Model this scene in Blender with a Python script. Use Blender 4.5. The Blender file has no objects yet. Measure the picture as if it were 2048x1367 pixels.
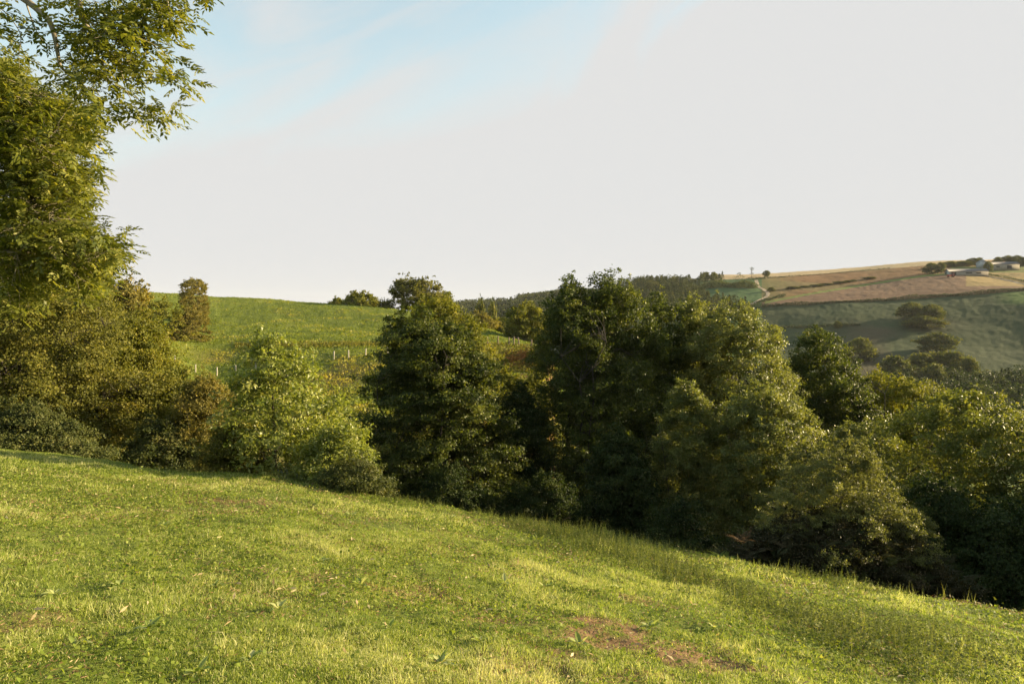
import bpy, math, random
import numpy as np
R = math.radians
random.seed(7)
RNG = np.random.default_rng(11)
scene = bpy.context.scene
col = scene.collection

# ------------------------------------------------------------------ camera
EYE = 1.6
F = 1365.0            # focal length in pixels of the 2048 wide photograph (24 mm lens)
HZ = 630.0            # pixel row of the horizon
cam = bpy.data.cameras.new('camera'); camo = bpy.data.objects.new('camera', cam); col.objects.link(camo)
camo.location = (0, 0, EYE); camo.rotation_euler = (R(90), 0, 0)
cam.lens = 24.0; cam.sensor_width = 36.0; cam.clip_start = 0.05; cam.clip_end = 20000
cam.shift_y = (HZ - 683.5) / 2048.0
scene.camera = camo

# ------------------------------------------------------------------ light
SUN_AZ, SUN_EL = 76.0, 14.0           # degrees, azimuth clockwise from the view direction (+Y)
EXPOSURE = 1.8
SKY_STRENGTH = 0.105
VEIL = (0.217, 0.2185, 0.2175)          # thin bright cloud
world = bpy.data.worlds.new("World"); scene.world = world; world.use_nodes = True
nt = world.node_tree; nt.nodes.clear()
def N(t, typ, **kw):
    n = t.nodes.new(typ)
    for k, v in kw.items():
        if hasattr(n, k): setattr(n, k, v)
        else: n.inputs[k].default_value = v
    return n
def L(t, a, b): t.links.new(a, b)
def Mth(t, op, a, b=None, c=None, clamp=False):
    n = t.nodes.new('ShaderNodeMath'); n.operation = op; n.use_clamp = clamp
    for i, v in enumerate((a, b, c)):
        if v is None: continue
        if isinstance(v, (int, float)): n.inputs[i].default_value = v
        else: L(t, v, n.inputs[i])
    return n.outputs[0]
def Ramp(t, fac, stops):
    n = t.nodes.new('ShaderNodeValToRGB'); e = n.color_ramp.elements
    while len(e) < len(stops): e.new(0.5)
    for i, (p, c) in enumerate(stops):
        e[i].position = p; e[i].color = (*c, 1) if len(c) == 3 else c
    L(t, fac, n.inputs[0]); return n.outputs[0]
def Mix(t, fac, a, b, mode='MIX'):
    n = t.nodes.new('ShaderNodeMix'); n.data_type = 'RGBA'; n.blend_type = mode
    for s, v in ((0, fac), (6, a), (7, b)):
        if isinstance(v, (int, float)): n.inputs[s].default_value = v
        elif isinstance(v, tuple): n.inputs[s].default_value = (*v, 1) if len(v) == 3 else v
        else: L(t, v, n.inputs[s])
    return n.outputs[2]
def Noise(t, vec, scale, detail=4, rough=0.55, dist=0.0):
    n = t.nodes.new('ShaderNodeTexNoise'); n.inputs['Scale'].default_value = scale
    n.inputs['Detail'].default_value = detail; n.inputs['Roughness'].default_value = rough
    n.inputs['Distortion'].default_value = dist
    if vec is not None: L(t, vec, n.inputs['Vector'])
    return n.outputs['Fac']
sky = N(nt, 'ShaderNodeTexSky', sky_type='NISHITA', sun_disc=False, sun_elevation=R(SUN_EL), sun_rotation=R(SUN_AZ),
        altitude=150.0, air_density=1.0, dust_density=1.2, ozone_density=1.0)
tc = N(nt, 'ShaderNodeTexCoord')
sp = N(nt, 'ShaderNodeSeparateXYZ'); L(nt, tc.outputs['Generated'], sp.inputs[0])
dx, dy, dz = sp.outputs
zz = Mth(nt, 'ADD', Mth(nt, 'MAXIMUM', dz, 0.0), 0.12)
cx = Mth(nt, 'DIVIDE', dx, zz); cy = Mth(nt, 'DIVIDE', dy, zz)
cb = N(nt, 'ShaderNodeCombineXYZ')       # long cirrus streaks that climb to the right
L(nt, Mth(nt, 'MULTIPLY', Mth(nt, 'ADD', dx, Mth(nt, 'MULTIPLY', dz, 0.42)), 1.5), cb.inputs[0])
L(nt, Mth(nt, 'MULTIPLY', Mth(nt, 'SUBTRACT', dz, Mth(nt, 'MULTIPLY', dx, 0.42)), 6.5), cb.inputs[1]); L(nt, dy, cb.inputs[2])
streak = Noise(nt, cb.outputs[0], 1.35, 8, 0.6, 0.9)
t1 = Mth(nt, 'SUBTRACT', Mth(nt, 'MULTIPLY', dz, 1.15), Mth(nt, 'MULTIPLY', Mth(nt, 'ADD', dx, 0.6), 0.34))
t2 = Mth(nt, 'ADD', t1, Mth(nt, 'MULTIPLY', Mth(nt, 'SUBTRACT', streak, 0.5), Mth(nt, 'MULTIPLY', Mth(nt, 'SUBTRACT', dz, 0.10), 3.2, clamp=True)))
blue = Mth(nt, 'SMOOTH_MIN', Mth(nt, 'MULTIPLY', Mth(nt, 'SUBTRACT', t2, 0.15), 2.4, clamp=True), 0.62, 0.2)
skyc = Mix(nt, 1.0, sky.outputs[0], tuple(SKY_STRENGTH * q for q in (0.98, 1.06, 0.86)), 'MULTIPLY')
fin = Mix(nt, blue, VEIL, skyc)
bg = N(nt, 'ShaderNodeBackground', Strength=1.0); L(nt, fin, bg.inputs[0])
wo = N(nt, 'ShaderNodeOutputWorld'); L(nt, bg.outputs[0], wo.inputs[0])

sl = bpy.data.lights.new('sun', 'SUN'); sl.energy = 5.0; sl.angle = R(0.6); sl.color = (1.0, 0.79, 0.47)
so = bpy.data.objects.new('sun', sl); col.objects.link(so)
from mathutils import Vector
sd = Vector((math.sin(R(SUN_AZ)) * math.cos(R(SUN_EL)), math.cos(R(SUN_AZ)) * math.cos(R(SUN_EL)), math.sin(R(SUN_EL))))
so.rotation_euler = sd.to_track_quat('Z', 'Y').to_euler()
so.location = (60, 20, 40)
scene.view_settings.view_transform = 'Standard'; scene.view_settings.look = 'None'
scene.view_settings.gamma = 1.0; scene.view_settings.exposure = EXPOSURE; scene.view_settings.use_curve_mapping = False
scene.render.engine = 'CYCLES'
scene.cycles.max_bounces = 5; scene.cycles.diffuse_bounces = 2; scene.cycles.glossy_bounces = 1
scene.cycles.transmission_bounces = 3; scene.cycles.volume_bounces = 0; scene.cycles.transparent_max_bounces = 4
scene.cycles.caustics_reflective = False; scene.cycles.caustics_refractive = False

# ------------------------------------------------------------------ helpers
def at(px, py, D): return np.array(((px - 1024) / F * D, D, EYE + (HZ - py) / F * D))
def mesh_obj(name, V, faces, mat, parent=None, tone=None, smooth=False, colors=None):
    """V (n,3); faces: list of (k,m) int arrays, each one face size"""
    me = bpy.data.meshes.new(name)
    V = np.asarray(V, dtype=np.float32)
    fl = [np.asarray(f, dtype=np.int32) for f in faces if len(f)]
    me.vertices.add(len(V)); me.vertices.foreach_set('co', V.ravel())
    idx = np.concatenate([f.ravel() for f in fl]); cnt = np.concatenate([np.full(len(f), f.shape[1], dtype=np.int32) for f in fl])
    st = np.concatenate(([0], np.cumsum(cnt)[:-1])).astype(np.int32)
    me.loops.add(len(idx)); me.loops.foreach_set('vertex_index', idx)
    me.polygons.add(len(cnt)); me.polygons.foreach_set('loop_start', st); me.polygons.foreach_set('loop_total', cnt)
    if smooth: me.polygons.foreach_set('use_smooth', np.ones(len(cnt), dtype=bool))
    if tone is not None:
        a = me.attributes.new('tone', 'FLOAT', 'FACE'); a.data.foreach_set('value', np.asarray(tone, dtype=np.float32))
    if colors is not None:
        a = me.attributes.new('cover', 'FLOAT_COLOR', 'POINT'); a.data.foreach_set('color', np.asarray(colors, dtype=np.float32).ravel())
    me.update(calc_edges=True)
    me.materials.append(mat)
    o = bpy.data.objects.new(name, me); col.objects.link(o)
    if parent is not None: o.parent = parent
    return o
def tag(o, label=None, cat=None, group=None, kind=None):
    if label: o['label'] = label
    if cat: o['category'] = cat
    if group: o['group'] = group
    if kind: o['kind'] = kind
    return o
def thing(name, loc, label, cat, group=None):
    o = bpy.data.objects.new(name, None); col.objects.link(o); o.location = loc; o.empty_display_size = 0.5
    return tag(o, label, cat, group)
def nrm(v): return v / np.maximum(np.linalg.norm(v, axis=-1, keepdims=True), 1e-9)

# smooth value noise for numpy
_T = np.random.default_rng(3).random((64, 64))
def vnoise(x, y, s=1.0):
    x = np.asarray(x) * s; y = np.asarray(y) * s
    xi = np.floor(x).astype(int); yi = np.floor(y).astype(int); fx = x - xi; fy = y - yi
    fx = fx * fx * (3 - 2 * fx); fy = fy * fy * (3 - 2 * fy)
    a = _T[xi % 64, yi % 64]; b = _T[(xi + 1) % 64, yi % 64]; c = _T[xi % 64, (yi + 1) % 64]; d = _T[(xi + 1) % 64, (yi + 1) % 64]
    return (a * (1 - fx) + b * fx) * (1 - fy) + (c * (1 - fx) + d * fx) * fy
def fnoise(x, y, s=1.0, o=4):
    v = 0; a = 0.5
    for i in range(o): v = v + a * vnoise(x + 17.3 * i, y - 9.1 * i, s); s *= 2.03; a *= 0.5
    return v

# ------------------------------------------------------------------ terrain
EDGE = [(-2.2, 60, None), (-1.3, 32, None), (0, 22, 893), (330, 20, 938), (550, 18.5, 955), (780, 17, 998), (1024, 16, 1042), (1250, 14.5, 1082),
        (1500, 13, 1132), (1700, 12.2, 1167), (2048, 11, 1226)]
PL = (-0.115, -0.2)
e_th, e_r, e_dz = [], [], []
for px, D, py in EDGE:
    if py is None:
        th = px; r = D; z = PL[0] * math.sin(th) * r + PL[1] * math.cos(th) * r
    else:
        th = math.atan((px - 1024) / F); r = D / math.cos(th); z = EYE - (py - HZ) / F * D
    e_th.append(th); e_r.append(r); e_dz.append(z - (PL[0] * math.sin(th) * r + PL[1] * math.cos(th) * r))
for th, r in ((0.9, 14), (1.2, 15), (1.6, 20), (2.2, 40), (math.pi, 60)): e_th.append(th); e_r.append(r); e_dz.append(0)
e_th.insert(0, -math.pi); e_r.insert(0, 60); e_dz.insert(0, 0)
e_th, e_r, e_dz = map(np.array, (e_th, e_r, e_dz))
# columns beyond the meadow's brow: (pixel column) -> (depth, pixel row) or (depth, None, z)
COLS = {
    0:    [(27, None, -4.0), (34, None, -4.4), (45, None, -3.5), (70, None, -1.0), (110, 640), (185, 580), (270, None, -6), (600, None, -20), (1200, None, -6), (3000, None, -60)],
    200:  [(25, None, -4.4), (34, None, -6.0), (48, None, -6.0), (62, 742), (80, 680), (110, 632), (185, 581), (270, None, -6), (600, None, -20), (1200, None, -6), (3000, None, -60)],
    400:  [(24, None, -4.8), (34, None, -8.4), (48, None, -9.0), (60, 850), (75, 795), (90, 751), (106, 692), (130, 645), (180, 590), (270, None, -4), (600, None, -20), (1200, None, -6), (3000, None, -60)],
    550:  [(23, None, -4.9), (34, None, -9.0), (48, None, -9.5), (60, 850), (75, 792), (90, 738), (106, 690), (130, 650), (176, 600), (260, None, -6), (600, None, -20), (1200, None, -6), (3000, None, -60)],
    700:  [(22, None, -5.1), (34, None, -9.4), (48, None, -10), (60, 846), (75, 782), (90, 722), (104, 690), (128, 655), (165, 612), (250, None, -8), (600, None, -20), (1200, None, -3), (3000, None, -60)],
    830:  [(21, None, -5.4), (34, None, -9.6), (48, None, -10.4), (60, 840), (75, 775), (90, 712), (104, 688), (125, 660), (150, 628), (240, None, -10), (600, None, -20), (1200, 619), (3000, None, -60)],
    960:  [(21, None, -5.6), (34, None, -9.8), (48, None, -11), (60, 835), (75, 760), (90, 700), (104, 676), (125, 651), (180, None, -12), (300, None, -28), (600, None, -16), (1200, 611), (1500, None, 0), (3000, None, -60)],
    1080: [(21, None, -5.8), (34, None, -10.2), (48, None, -11.4), (60, 835), (75, 762), (96, 694), (130, None, -7), (180, None, -18), (300, None, -30), (600, None, -4), (1100, 604), (1400, None, 0), (3000, None, -60)],
    1160: [(20, None, -6.0), (34, None, -10.6), (50, None, -12), (75, None, -11), (96, None, -9), (140, None, -16), (200, None, -26), (300, None, -30), (450, None, -14), (700, 612), (1000, 596), (1300, None, 0), (3000, None, -60)],
    1260: [(19, None, -6.2), (34, None, -11), (50, None, -13), (80, None, -16), (120, None, -22), (200, None, -30), (300, None, -30), (450, 665), (600, 615), (740, 576), (900, None, 15), (1300, None, -20), (3000, None, -60)],
    1400: [(18.5, None, -6.4), (34, None, -11.2), (50, None, -13.6), (80, None, -18), (120, None, -24), (200, None, -34), (300, None, -34), (440, 680), (580, 612), (680, 578), (760, 562), (900, 556), (1200, None, 20), (3000, None, -60)],
    1500: [(18, None, -6.5), (34, None, -11.4), (50, None, -14), (80, None, -19), (120, None, -25), (200, None, -36), (260, None, -40), (350, 768), (450, 700), (560, 613), (650, 577), (740, 556), (900, 551), (1200, None, 30), (3000, None, -60)],
    1700: [(17.5, None, -6.6), (34, None, -11.6), (50, None, -14), (80, None, -19), (120, None, -26), (200, None, -38), (260, None, -42), (330, 790), (430, 706), (545, 603), (640, 570), (745, 544), (900, 538), (1200, None, 40), (3000, None, -60)],
    1880: [(17, None, -6.7), (34, None, -11.8), (50, None, -14), (80, None, -19), (120, None, -26), (200, None, -39), (255, None, -42), (325, 795), (425, 704), (540, 593), (620, 556), (660, 545), (720, 530), (850, 524), (1200, None, 45), (3000, None, -60)],
    2048: [(16.5, None, -6.7), (34, None, -12), (50, None, -14), (80, None, -19), (120, None, -26), (190, None, -38), (250, None, -41), (320, 800), (420, 700), (532, 582), (600, 561), (680, 536), (760, 522), (850, 518), (1200, None, 50), (3000, None, -60)],
}
RCOLS = [  # outside the frame: angle -> (r, z)
    (-math.pi, [(100, 10), (300, 10), (3000, -40)]),
    (-1.9, [(60, 5), (150, 12), (400, 10), (3000, -60)]),
    (-1.1, [(50, -1), (80, 0), (180, 8), (300, -6), (600, -20), (3000, -60)]),
    (0.78, [(24, -7.5), (40, -12), (60, -15), (100, -20), (150, -24), (250, -34), (350, -35), (450, -26), (560, -8), (700, 20), (900, 48), (1400, 60), (3000, -60)]),
    (0.95, [(25, -8), (40, -13), (60, -16), (100, -20), (180, -24), (260, -30), (350, -28), (460, -14), (560, 2), (700, 24), (900, 50), (1400, 60), (3000, -60)]),
    (1.25, [(26, -8), (40, -12), (60, -15), (100, -18), (180, -18), (260, -14), (330, -6), (460, 8), (700, 34), (1000, 50), (3000, -60)]),
    (1.6, [(30, -7), (60, -12), (120, -14), (250, 5), (400, 30), (700, 40), (3000, -60)]),
    (2.3, [(80, -6), (200, 0), (400, 10), (3000, -40)]),
]
def pchip(xk, yk, x):
    xk = np.asarray(xk, float); yk = np.asarray(yk, float)
    h = np.diff(xk); d = np.diff(yk) / h; m = np.zeros(len(xk))
    for i in range(1, len(xk) - 1):
        if d[i - 1] * d[i] > 0:
            w1 = 2 * h[i] + h[i - 1]; w2 = h[i] + 2 * h[i - 1]; m[i] = (w1 + w2) / (w1 / d[i - 1] + w2 / d[i])
    m[0] = d[0]; m[-1] = d[-1]
    x = np.clip(x, xk[0], xk[-1]); i = np.clip(np.searchsorted(xk, x) - 1, 0, len(xk) - 2)
    t = (x - xk[i]) / h[i]
    return ((2*t**3 - 3*t**2 + 1) * yk[i] + (t**3 - 2*t**2 + t) * h[i] * m[i] + (-2*t**3 + 3*t**2) * yk[i+1] + (t**3 - t**2) * h[i] * m[i+1])
def meadow_z(th, r):
    Re = np.interp(th, e_th, e_r); dz = np.interp(th, e_th, e_dz)
    q = np.minimum(r / Re, 1.15)
    return PL[0] * np.sin(th) * r + PL[1] * np.cos(th) * r + dz * q * q, Re
_cols = []
for th, k in RCOLS: _cols.append((th, k))
for px, k in COLS.items():
    th = math.atan((px - 1024) / F); kk = []
    for e in k:
        D = e[0]; z = e[2] if e[1] is None else EYE - (e[1] - HZ) / F * D
        kk.append((D / math.cos(th), z))
    _cols.append((th, kk))
_cols.append((math.pi, RCOLS[0][1]))
_cols.sort(key=lambda c: c[0])
_ct = np.array([c[0] for c in _cols])
def ground_z(x, y, detail=True):
    x = np.asarray(x, float); y = np.asarray(y, float); shp = x.shape; x = x.ravel(); y = y.ravel()
    th = np.arctan2(x, y); r = np.hypot(x, y)
    zm, Re = meadow_z(th, r)
    vals = []
    for t, k in _cols:
        re = float(np.interp(t, e_th, e_r)); ze = float(meadow_z(np.array([t]), np.array([re]))[0][0])
        ks = [(re, ze)] + [q for q in k if q[0] > re * 1.08]
        vals.append(pchip([q[0] for q in ks], [q[1] for q in ks], np.maximum(r, re)))
    vals = np.array(vals)
    i = np.clip(np.searchsorted(_ct, th) - 1, 0, len(_ct) - 2)
    t = (th - _ct[i]) / (_ct[i + 1] - _ct[i])
    ii = np.arange(len(x))
    p1 = vals[i, ii]; p2 = vals[i + 1, ii]
    # gentle catmull-rom across columns
    a = np.clip(i - 1, 0, len(_ct) - 1); b = np.clip(i + 2, 0, len(_ct) - 1)
    h = _ct[i + 1] - _ct[i]
    m1 = np.where(i > 0, (p2 - vals[a, ii]) / np.maximum(_ct[i + 1] - _ct[a], 1e-6), 0) * h
    m2 = np.where(i + 2 < len(_ct), (vals[b, ii] - p1) / np.maximum(_ct[b] - _ct[i], 1e-6), 0) * h
    sp_ = (2*t**3 - 3*t**2 + 1) * p1 + (t**3 - 2*t**2 + t) * m1 + (-2*t**3 + 3*t**2) * p2 + (t**3 - t**2) * m2
    lin = p1 * (1 - t) + p2 * t
    zo = np.clip(sp_, np.minimum(p1, p2) - 0.3 * np.abs(p2 - p1), np.maximum(p1, p2) + 0.3 * np.abs(p2 - p1))
    s = np.clip((r - Re) / 2.5 + 0.35, 0, 1); s = s * s * (3 - 2 * s)
    z = zm * (1 - s) + np.where(r > Re, zo, zm) * s
    if detail:
        amp = np.interp(r, [0, 2, 10, 40, 100, 400, 1500], [0, 0.05, 0.11, 0.25, 0.35, 0.8, 2])
        hm = np.interp(r, [0, 3, 20, 30], [0.09, 0.13, 0.16, 0.0])
        z = z + hm * (fnoise(x + 3, y - 7, 2.1, 3) - 0.44) + amp * (fnoise(x, y, 0.55, 4) - 0.47) + np.interp(r, [0, 60, 90, 300], [0, 0, 0.9, 1.4]) * (fnoise(x, y, 0.05, 3) - 0.44)
    return z.reshape(shp)
def gz(x, y): return float(ground_z(np.array([x]), np.array([y]))[0])

# ---- materials
def new_mat(name):
    m = bpy.data.materials.new(name); m.use_nodes = True; m.node_tree.nodes.clear(); return m, m.node_tree
def leaf_mat(name, c0, c1, c2, trans=0.38, rough=0.42, spec=0.5, tcol=None):
    m, t = new_mat(name)
    at_ = N(t, 'ShaderNodeAttribute', attribute_name='tone')
    c = Ramp(t, at_.outputs['Fac'], [(0.0, c0), (0.55, c1), (1.0, c2)])
    p = N(t, 'ShaderNodeBsdfPrincipled', Roughness=rough); p.inputs['Specular IOR Level'].default_value = spec
    L(t, c, p.inputs['Base Color'])
    tr = N(t, 'ShaderNodeBsdfTranslucent'); L(t, Mix(t, 1.0, c, tcol or (1.5, 1.45, 0.55), 'MULTIPLY'), tr.inputs[0])
    mx = N(t, 'ShaderNodeMixShader'); mx.inputs[0].default_value = trans
    L(t, p.outputs[0], mx.inputs[1]); L(t, tr.outputs[0], mx.inputs[2])
    o = N(t, 'ShaderNodeOutputMaterial'); L(t, mx.outputs[0], o.inputs[0]); return m
def plain_mat(name, c, rough=0.8, c2=None, scale=3.0, metallic=0.0, bump=0.3):
    m, t = new_mat(name)
    tcn = N(t, 'ShaderNodeTexCoord'); n = Noise(t, tcn.outputs['Object'], scale, 6, 0.6)
    cc = Ramp(t, n, [(0.3, c), (0.7, c2 or tuple(v * 0.6 for v in c))])
    p = N(t, 'ShaderNodeBsdfPrincipled', Roughness=rough, Metallic=metallic); L(t, cc, p.inputs['Base Color'])
    b = N(t, 'ShaderNodeBump', Strength=bump, Distance=0.02); L(t, n, b.inputs['Height']); L(t, b.outputs[0], p.inputs['Normal'])
    o = N(t, 'ShaderNodeOutputMaterial'); L(t, p.outputs[0], o.inputs[0]); return m
BARK = plain_mat('bark', (0.055, 0.045, 0.032), 0.9, (0.028, 0.023, 0.017), 6)
BARK_PALE = plain_mat('pale_bark', (0.27, 0.24, 0.17), 0.85, (0.13, 0.11, 0.075), 7)
LM = {
    'ash': leaf_mat('ash_leaf', (0.060, 0.082, 0.017), (0.155, 0.172, 0.032), (0.31, 0.29, 0.065), 0.40, 0.5, 0.3),
    'alder': leaf_mat('alder_leaf', (0.025, 0.040, 0.011), (0.072, 0.094, 0.017), (0.20, 0.205, 0.034), 0.40, 0.5, 0.2),
    'dark':   leaf_mat('dark_leaf', (0.017, 0.030, 0.011), (0.036, 0.054, 0.015), (0.083, 0.093, 0.022), 0.30, 0.55, 0.1),  # darker leaves; for gully and valley trees the shade is in the colour
    'sallow': leaf_mat('sallow_leaf', (0.065, 0.086, 0.024), (0.150, 0.168, 0.042), (0.33, 0.32, 0.11), 0.42, 0.45, 0.35),
    'chest': leaf_mat('chestnut_leaf', (0.090, 0.120, 0.022), (0.20, 0.235, 0.045), (0.44, 0.43, 0.17), 0.40, 0.45, 0.4),
    'hazel': leaf_mat('hedge_leaf', (0.060, 0.068, 0.014), (0.130, 0.132, 0.022), (0.24, 0.205, 0.038), 0.36, 0.6, 0.18),
    'maple': leaf_mat('maple_leaf', (0.070, 0.085, 0.013), (0.150, 0.158, 0.021), (0.28, 0.245, 0.034), 0.38, 0.6, 0.18),
    'rust':   leaf_mat('thorn_leaf', (0.085, 0.084, 0.021), (0.180, 0.158, 0.036), (0.31, 0.24, 0.06), 0.34, 0.6, 0.18),
    'bramble': leaf_mat('bramble_leaf', (0.036, 0.050, 0.015), (0.080, 0.094, 0.025), (0.165, 0.155, 0.048), 0.30, 0.6, 0.18),
    'far':    leaf_mat('far_leaf', (0.035, 0.050, 0.013), (0.090, 0.105, 0.020), (0.20, 0.18, 0.035), 0.30, 0.7, 0.15),
    'conifer': leaf_mat('needle', (0.022, 0.034, 0.013), (0.055, 0.070, 0.020), (0.13, 0.125, 0.028), 0.2, 0.8, 0.1),
    'rustdark': leaf_mat('withered_bramble', (0.020, 0.026, 0.010), (0.045, 0.042, 0.018), (0.09, 0.06, 0.03), 0.25, 0.6, 0.15),  # brown bramble, with the shade on the bank darkened into its colour
    'thorn':  leaf_mat('blackthorn_leaf', (0.065, 0.076, 0.026), (0.140, 0.152, 0.048), (0.29, 0.28, 0.11), 0.40, 0.5, 0.3),
    'bracken': leaf_mat('bracken_frond', (0.026, 0.036, 0.012), (0.060, 0.044, 0.022), (0.14, 0.075, 0.035), 0.28, 0.7, 0.1, (1.4, 1.1, .7)),
    'grass': leaf_mat('grass_blade', (0.105, 0.160, 0.022), (0.255, 0.300, 0.056), (0.58, 0.55, 0.28), 0.45, 0.5, 0.3, (1.25, 1.28, 0.70)),
    'weed': leaf_mat('weed_leaf', (0.080, 0.130, 0.016), (0.180, 0.230, 0.035), (0.36, 0.36, 0.12), 0.40, 0.6, 0.15),
    'nettle': leaf_mat('nettle_leaf', (0.060, 0.085, 0.018), (0.135, 0.155, 0.038), (0.29, 0.28, 0.11), 0.36, 0.6, 0.15),
    'dock':   leaf_mat('dock_leaf', (0.13, 0.19, 0.03), (0.24, 0.30, 0.07), (0.46, 0.47, 0.22), 0.4, 0.5, 0.25),
    'straw':  leaf_mat('dead_leaf', (0.13, 0.07, 0.035), (0.28, 0.19, 0.09), (0.55, 0.47, 0.28), 0.25, 0.6, 0.3, (1.2, 1.0, .7)),
    'hillgrass': leaf_mat('pasture_tuft', (0.060, 0.088, 0.010), (0.145, 0.182, 0.018), (0.30, 0.26, 0.05), 0.38, 0.5, 0.2),
}

# ---- terrain mesh
def seg_interp(pts, x): return np.interp(x, [p[0] for p in pts], [p[1] for p in pts])
def blend(c, m, rgb): m = np.clip(m, 0, 1)[:, None]; c[:] = c * (1 - m) + np.array(rgb) * m
def at_ground(px, py):
    w = (py - HZ) / F; u = (px - 1024) / F; D = 1.6 / max(w + PL[0] * u + PL[1], 0.02); return u * D, D
SOIL = [(1235, 1262, .20, 1), (1290, 1285, .24, .95), (1350, 1305, .2, .9), (1070, 1345, .22, .8), (1130, 1320, .16, .7), (1100, 1300, .12, .6), (1400, 1320, .16, .6), (1475, 1300, .12, .7), (1290, 1350, .2, .7), (1180, 1355, .2, .6), (840, 1180, .14, .8), (885, 1195, .10, .6),
        (735, 1100, .22, .7), (470, 1008, .25, .7), (1265, 1195, .10, .8), (600, 1150, .12, .4), (1010, 1240, .12, .5), (1500, 1330, .12, .5), (30, 1250, .15, .5), (1000, 1365, .16, .6), (1590, 1240, .12, .3)]
SOIL = [(*at_ground(a, b), r_, k) for a, b, r_, k in SOIL]
def soil_mask(x, y):
    m = np.zeros_like(x); n = fnoise(x, y, 5.0, 3)
    for sx, sy, r_, k in SOIL:
        d = np.hypot((x - sx) * 0.62 - (y - sy) * 0.2, y - sy) / r_; m = np.maximum(m, k * np.clip(1.5 - d * .62 + (n - .47) * 4.5, 0, 1))
    return m
def cover_color(x, y, z):
    n = len(x); th = np.arctan2(x, y); r = np.hypot(x, y); yy = np.maximum(y, 1.0)
    px = 1024 + F * x / yy; py = HZ - F * (z - EYE) / yy
    Re = np.interp(th, e_th, e_r)
    c = np.tile(np.array((0.055, 0.085, 0.016)), (n, 1))
    n1 = fnoise(x, y, 0.9, 4); n2 = fnoise(x + 50, y, 0.16, 3)
    # near meadow: soil and thatch between the blades
    blend(c, np.ones(n) * (r < Re * 1.02), (0.100, 0.122, 0.024))
    soil = soil_mask(x, y)
    blend(c, soil * (r < Re * 1.1), (0.18, 0.112, 0.06))
    # gully
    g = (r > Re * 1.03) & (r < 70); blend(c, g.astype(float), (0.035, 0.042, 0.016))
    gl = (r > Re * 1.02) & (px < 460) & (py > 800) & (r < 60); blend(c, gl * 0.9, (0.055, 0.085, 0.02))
    # hill pasture
    hill = (r > 52) & (r < 300) & (px < 1110)
    hf = fnoise(x, y, 0.35, 4); hb = fnoise(x + 9, y + 30, 0.09, 3)
    blend(c, hill.astype(float), (0.115, 0.140, 0.020))
    blend(c, hill * np.clip((hf - 0.5) * 5, 0, 1) * 0.6, (0.16, 0.17, 0.04))
    low = hill * np.clip((py - seg_interp([(350, 690), (760, 692), (1100, 700)], px)) / 40, 0, 1)
    blend(c, low * np.clip((hb - 0.40) * 5, 0, 1) * 0.75, (0.13, 0.085, 0.035))
    bank = hill * np.exp(-((py - seg_interp([(480, 684), (620, 691), (760, 690)], px)) / 4.5) ** 2) * (px > 455) * (px < 790)
    blend(c, bank * 0.8, (0.07, 0.07, 0.022))
    rg = hill * np.clip((px - 940) / 20, 0, 1) * np.clip((py - 684) / 6, 0, 1); blend(c, rg * (0.5 + 0.5 * (hf > 0.45)), (0.17, 0.10, 0.045))
    # far country
    far = r > 150
    fm = lambda m: (far & m).astype(float)
    st = 0.5 + 0.5 * np.sin((x * 0.25 + y) * 0.45)
    fn = fnoise(x, y, 0.015, 4)
    blend(c, fm((px > 1110) | (r > 300)), (0.05, 0.075, 0.022))
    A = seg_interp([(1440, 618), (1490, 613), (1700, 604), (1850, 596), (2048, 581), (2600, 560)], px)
    Bl = seg_interp([(1440, 616), (1500, 610), (1560, 597), (1640, 582), (1760, 563), (1850, 549), (1900, 545), (2048, 538)], px)
    Cl = seg_interp([(1240, 575), (1380, 561), (1510, 557), (1600, 551), (1700, 543), (1850, 531), (2048, 516)], px)
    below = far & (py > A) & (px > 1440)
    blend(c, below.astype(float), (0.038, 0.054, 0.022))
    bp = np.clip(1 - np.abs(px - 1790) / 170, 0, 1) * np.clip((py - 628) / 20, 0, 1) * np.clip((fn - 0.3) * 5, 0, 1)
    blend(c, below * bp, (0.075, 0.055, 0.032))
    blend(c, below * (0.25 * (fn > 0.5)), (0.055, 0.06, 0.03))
    blend(c, below * np.clip((px - 1975) / 60, 0, 1) * np.clip((612 - py) / 10, 0, 1) * np.clip((fn - .3) * 4, 0, 1), (0.070, 0.115, 0.025))  # brighter green paints the sunlight on the right end of the slope
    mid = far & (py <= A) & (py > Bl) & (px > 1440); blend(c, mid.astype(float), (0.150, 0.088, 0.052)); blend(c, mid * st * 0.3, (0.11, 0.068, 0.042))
    blend(c, (far & (np.abs(py - Bl - 1.0) < 2.6) & (px > 1530) & (px < 2000)).astype(float), (0.12, 0.15, 0.03))
    up = far & (py <= Bl) & (py > Cl) & (px > 1512); blend(c, up.astype(float), (0.170, 0.090, 0.036))
    blend(c, up * np.clip((fn - 0.42) * 6, 0, 1) * 0.8, (0.125, 0.10, 0.036))
    blend(c, up * np.clip(1 - (px - 1512) / 90, 0, 1), (0.12, 0.115, 0.035))
    gf = far & (px > 1370) & (px <= 1524) & (py > Cl); blend(c, gf.astype(float), (0.05, 0.095, 0.03))
    blend(c, (far & (py <= Cl) & (px > 1330)).astype(float), (0.36, 0.27, 0.15))
    fr = far & (px > 1930) & (py < 572) & (py > 538); blend(c, fr * 0.8, (0.26, 0.19, 0.07))
    blend(c, (far & (px > 1900) & (py < 545) & (py > 532)).astype(float), (0.13, 0.14, 0.04))
    kn = far & (px > 1090) & (px < 1400) & (r > 350); blend(c, kn.astype(float), (0.03, 0.045, 0.016))
    fh = far & (px > 900) & (px < 1100) & (r > 350); blend(c, fh.astype(float), (0.035, 0.05, 0.022))
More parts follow.
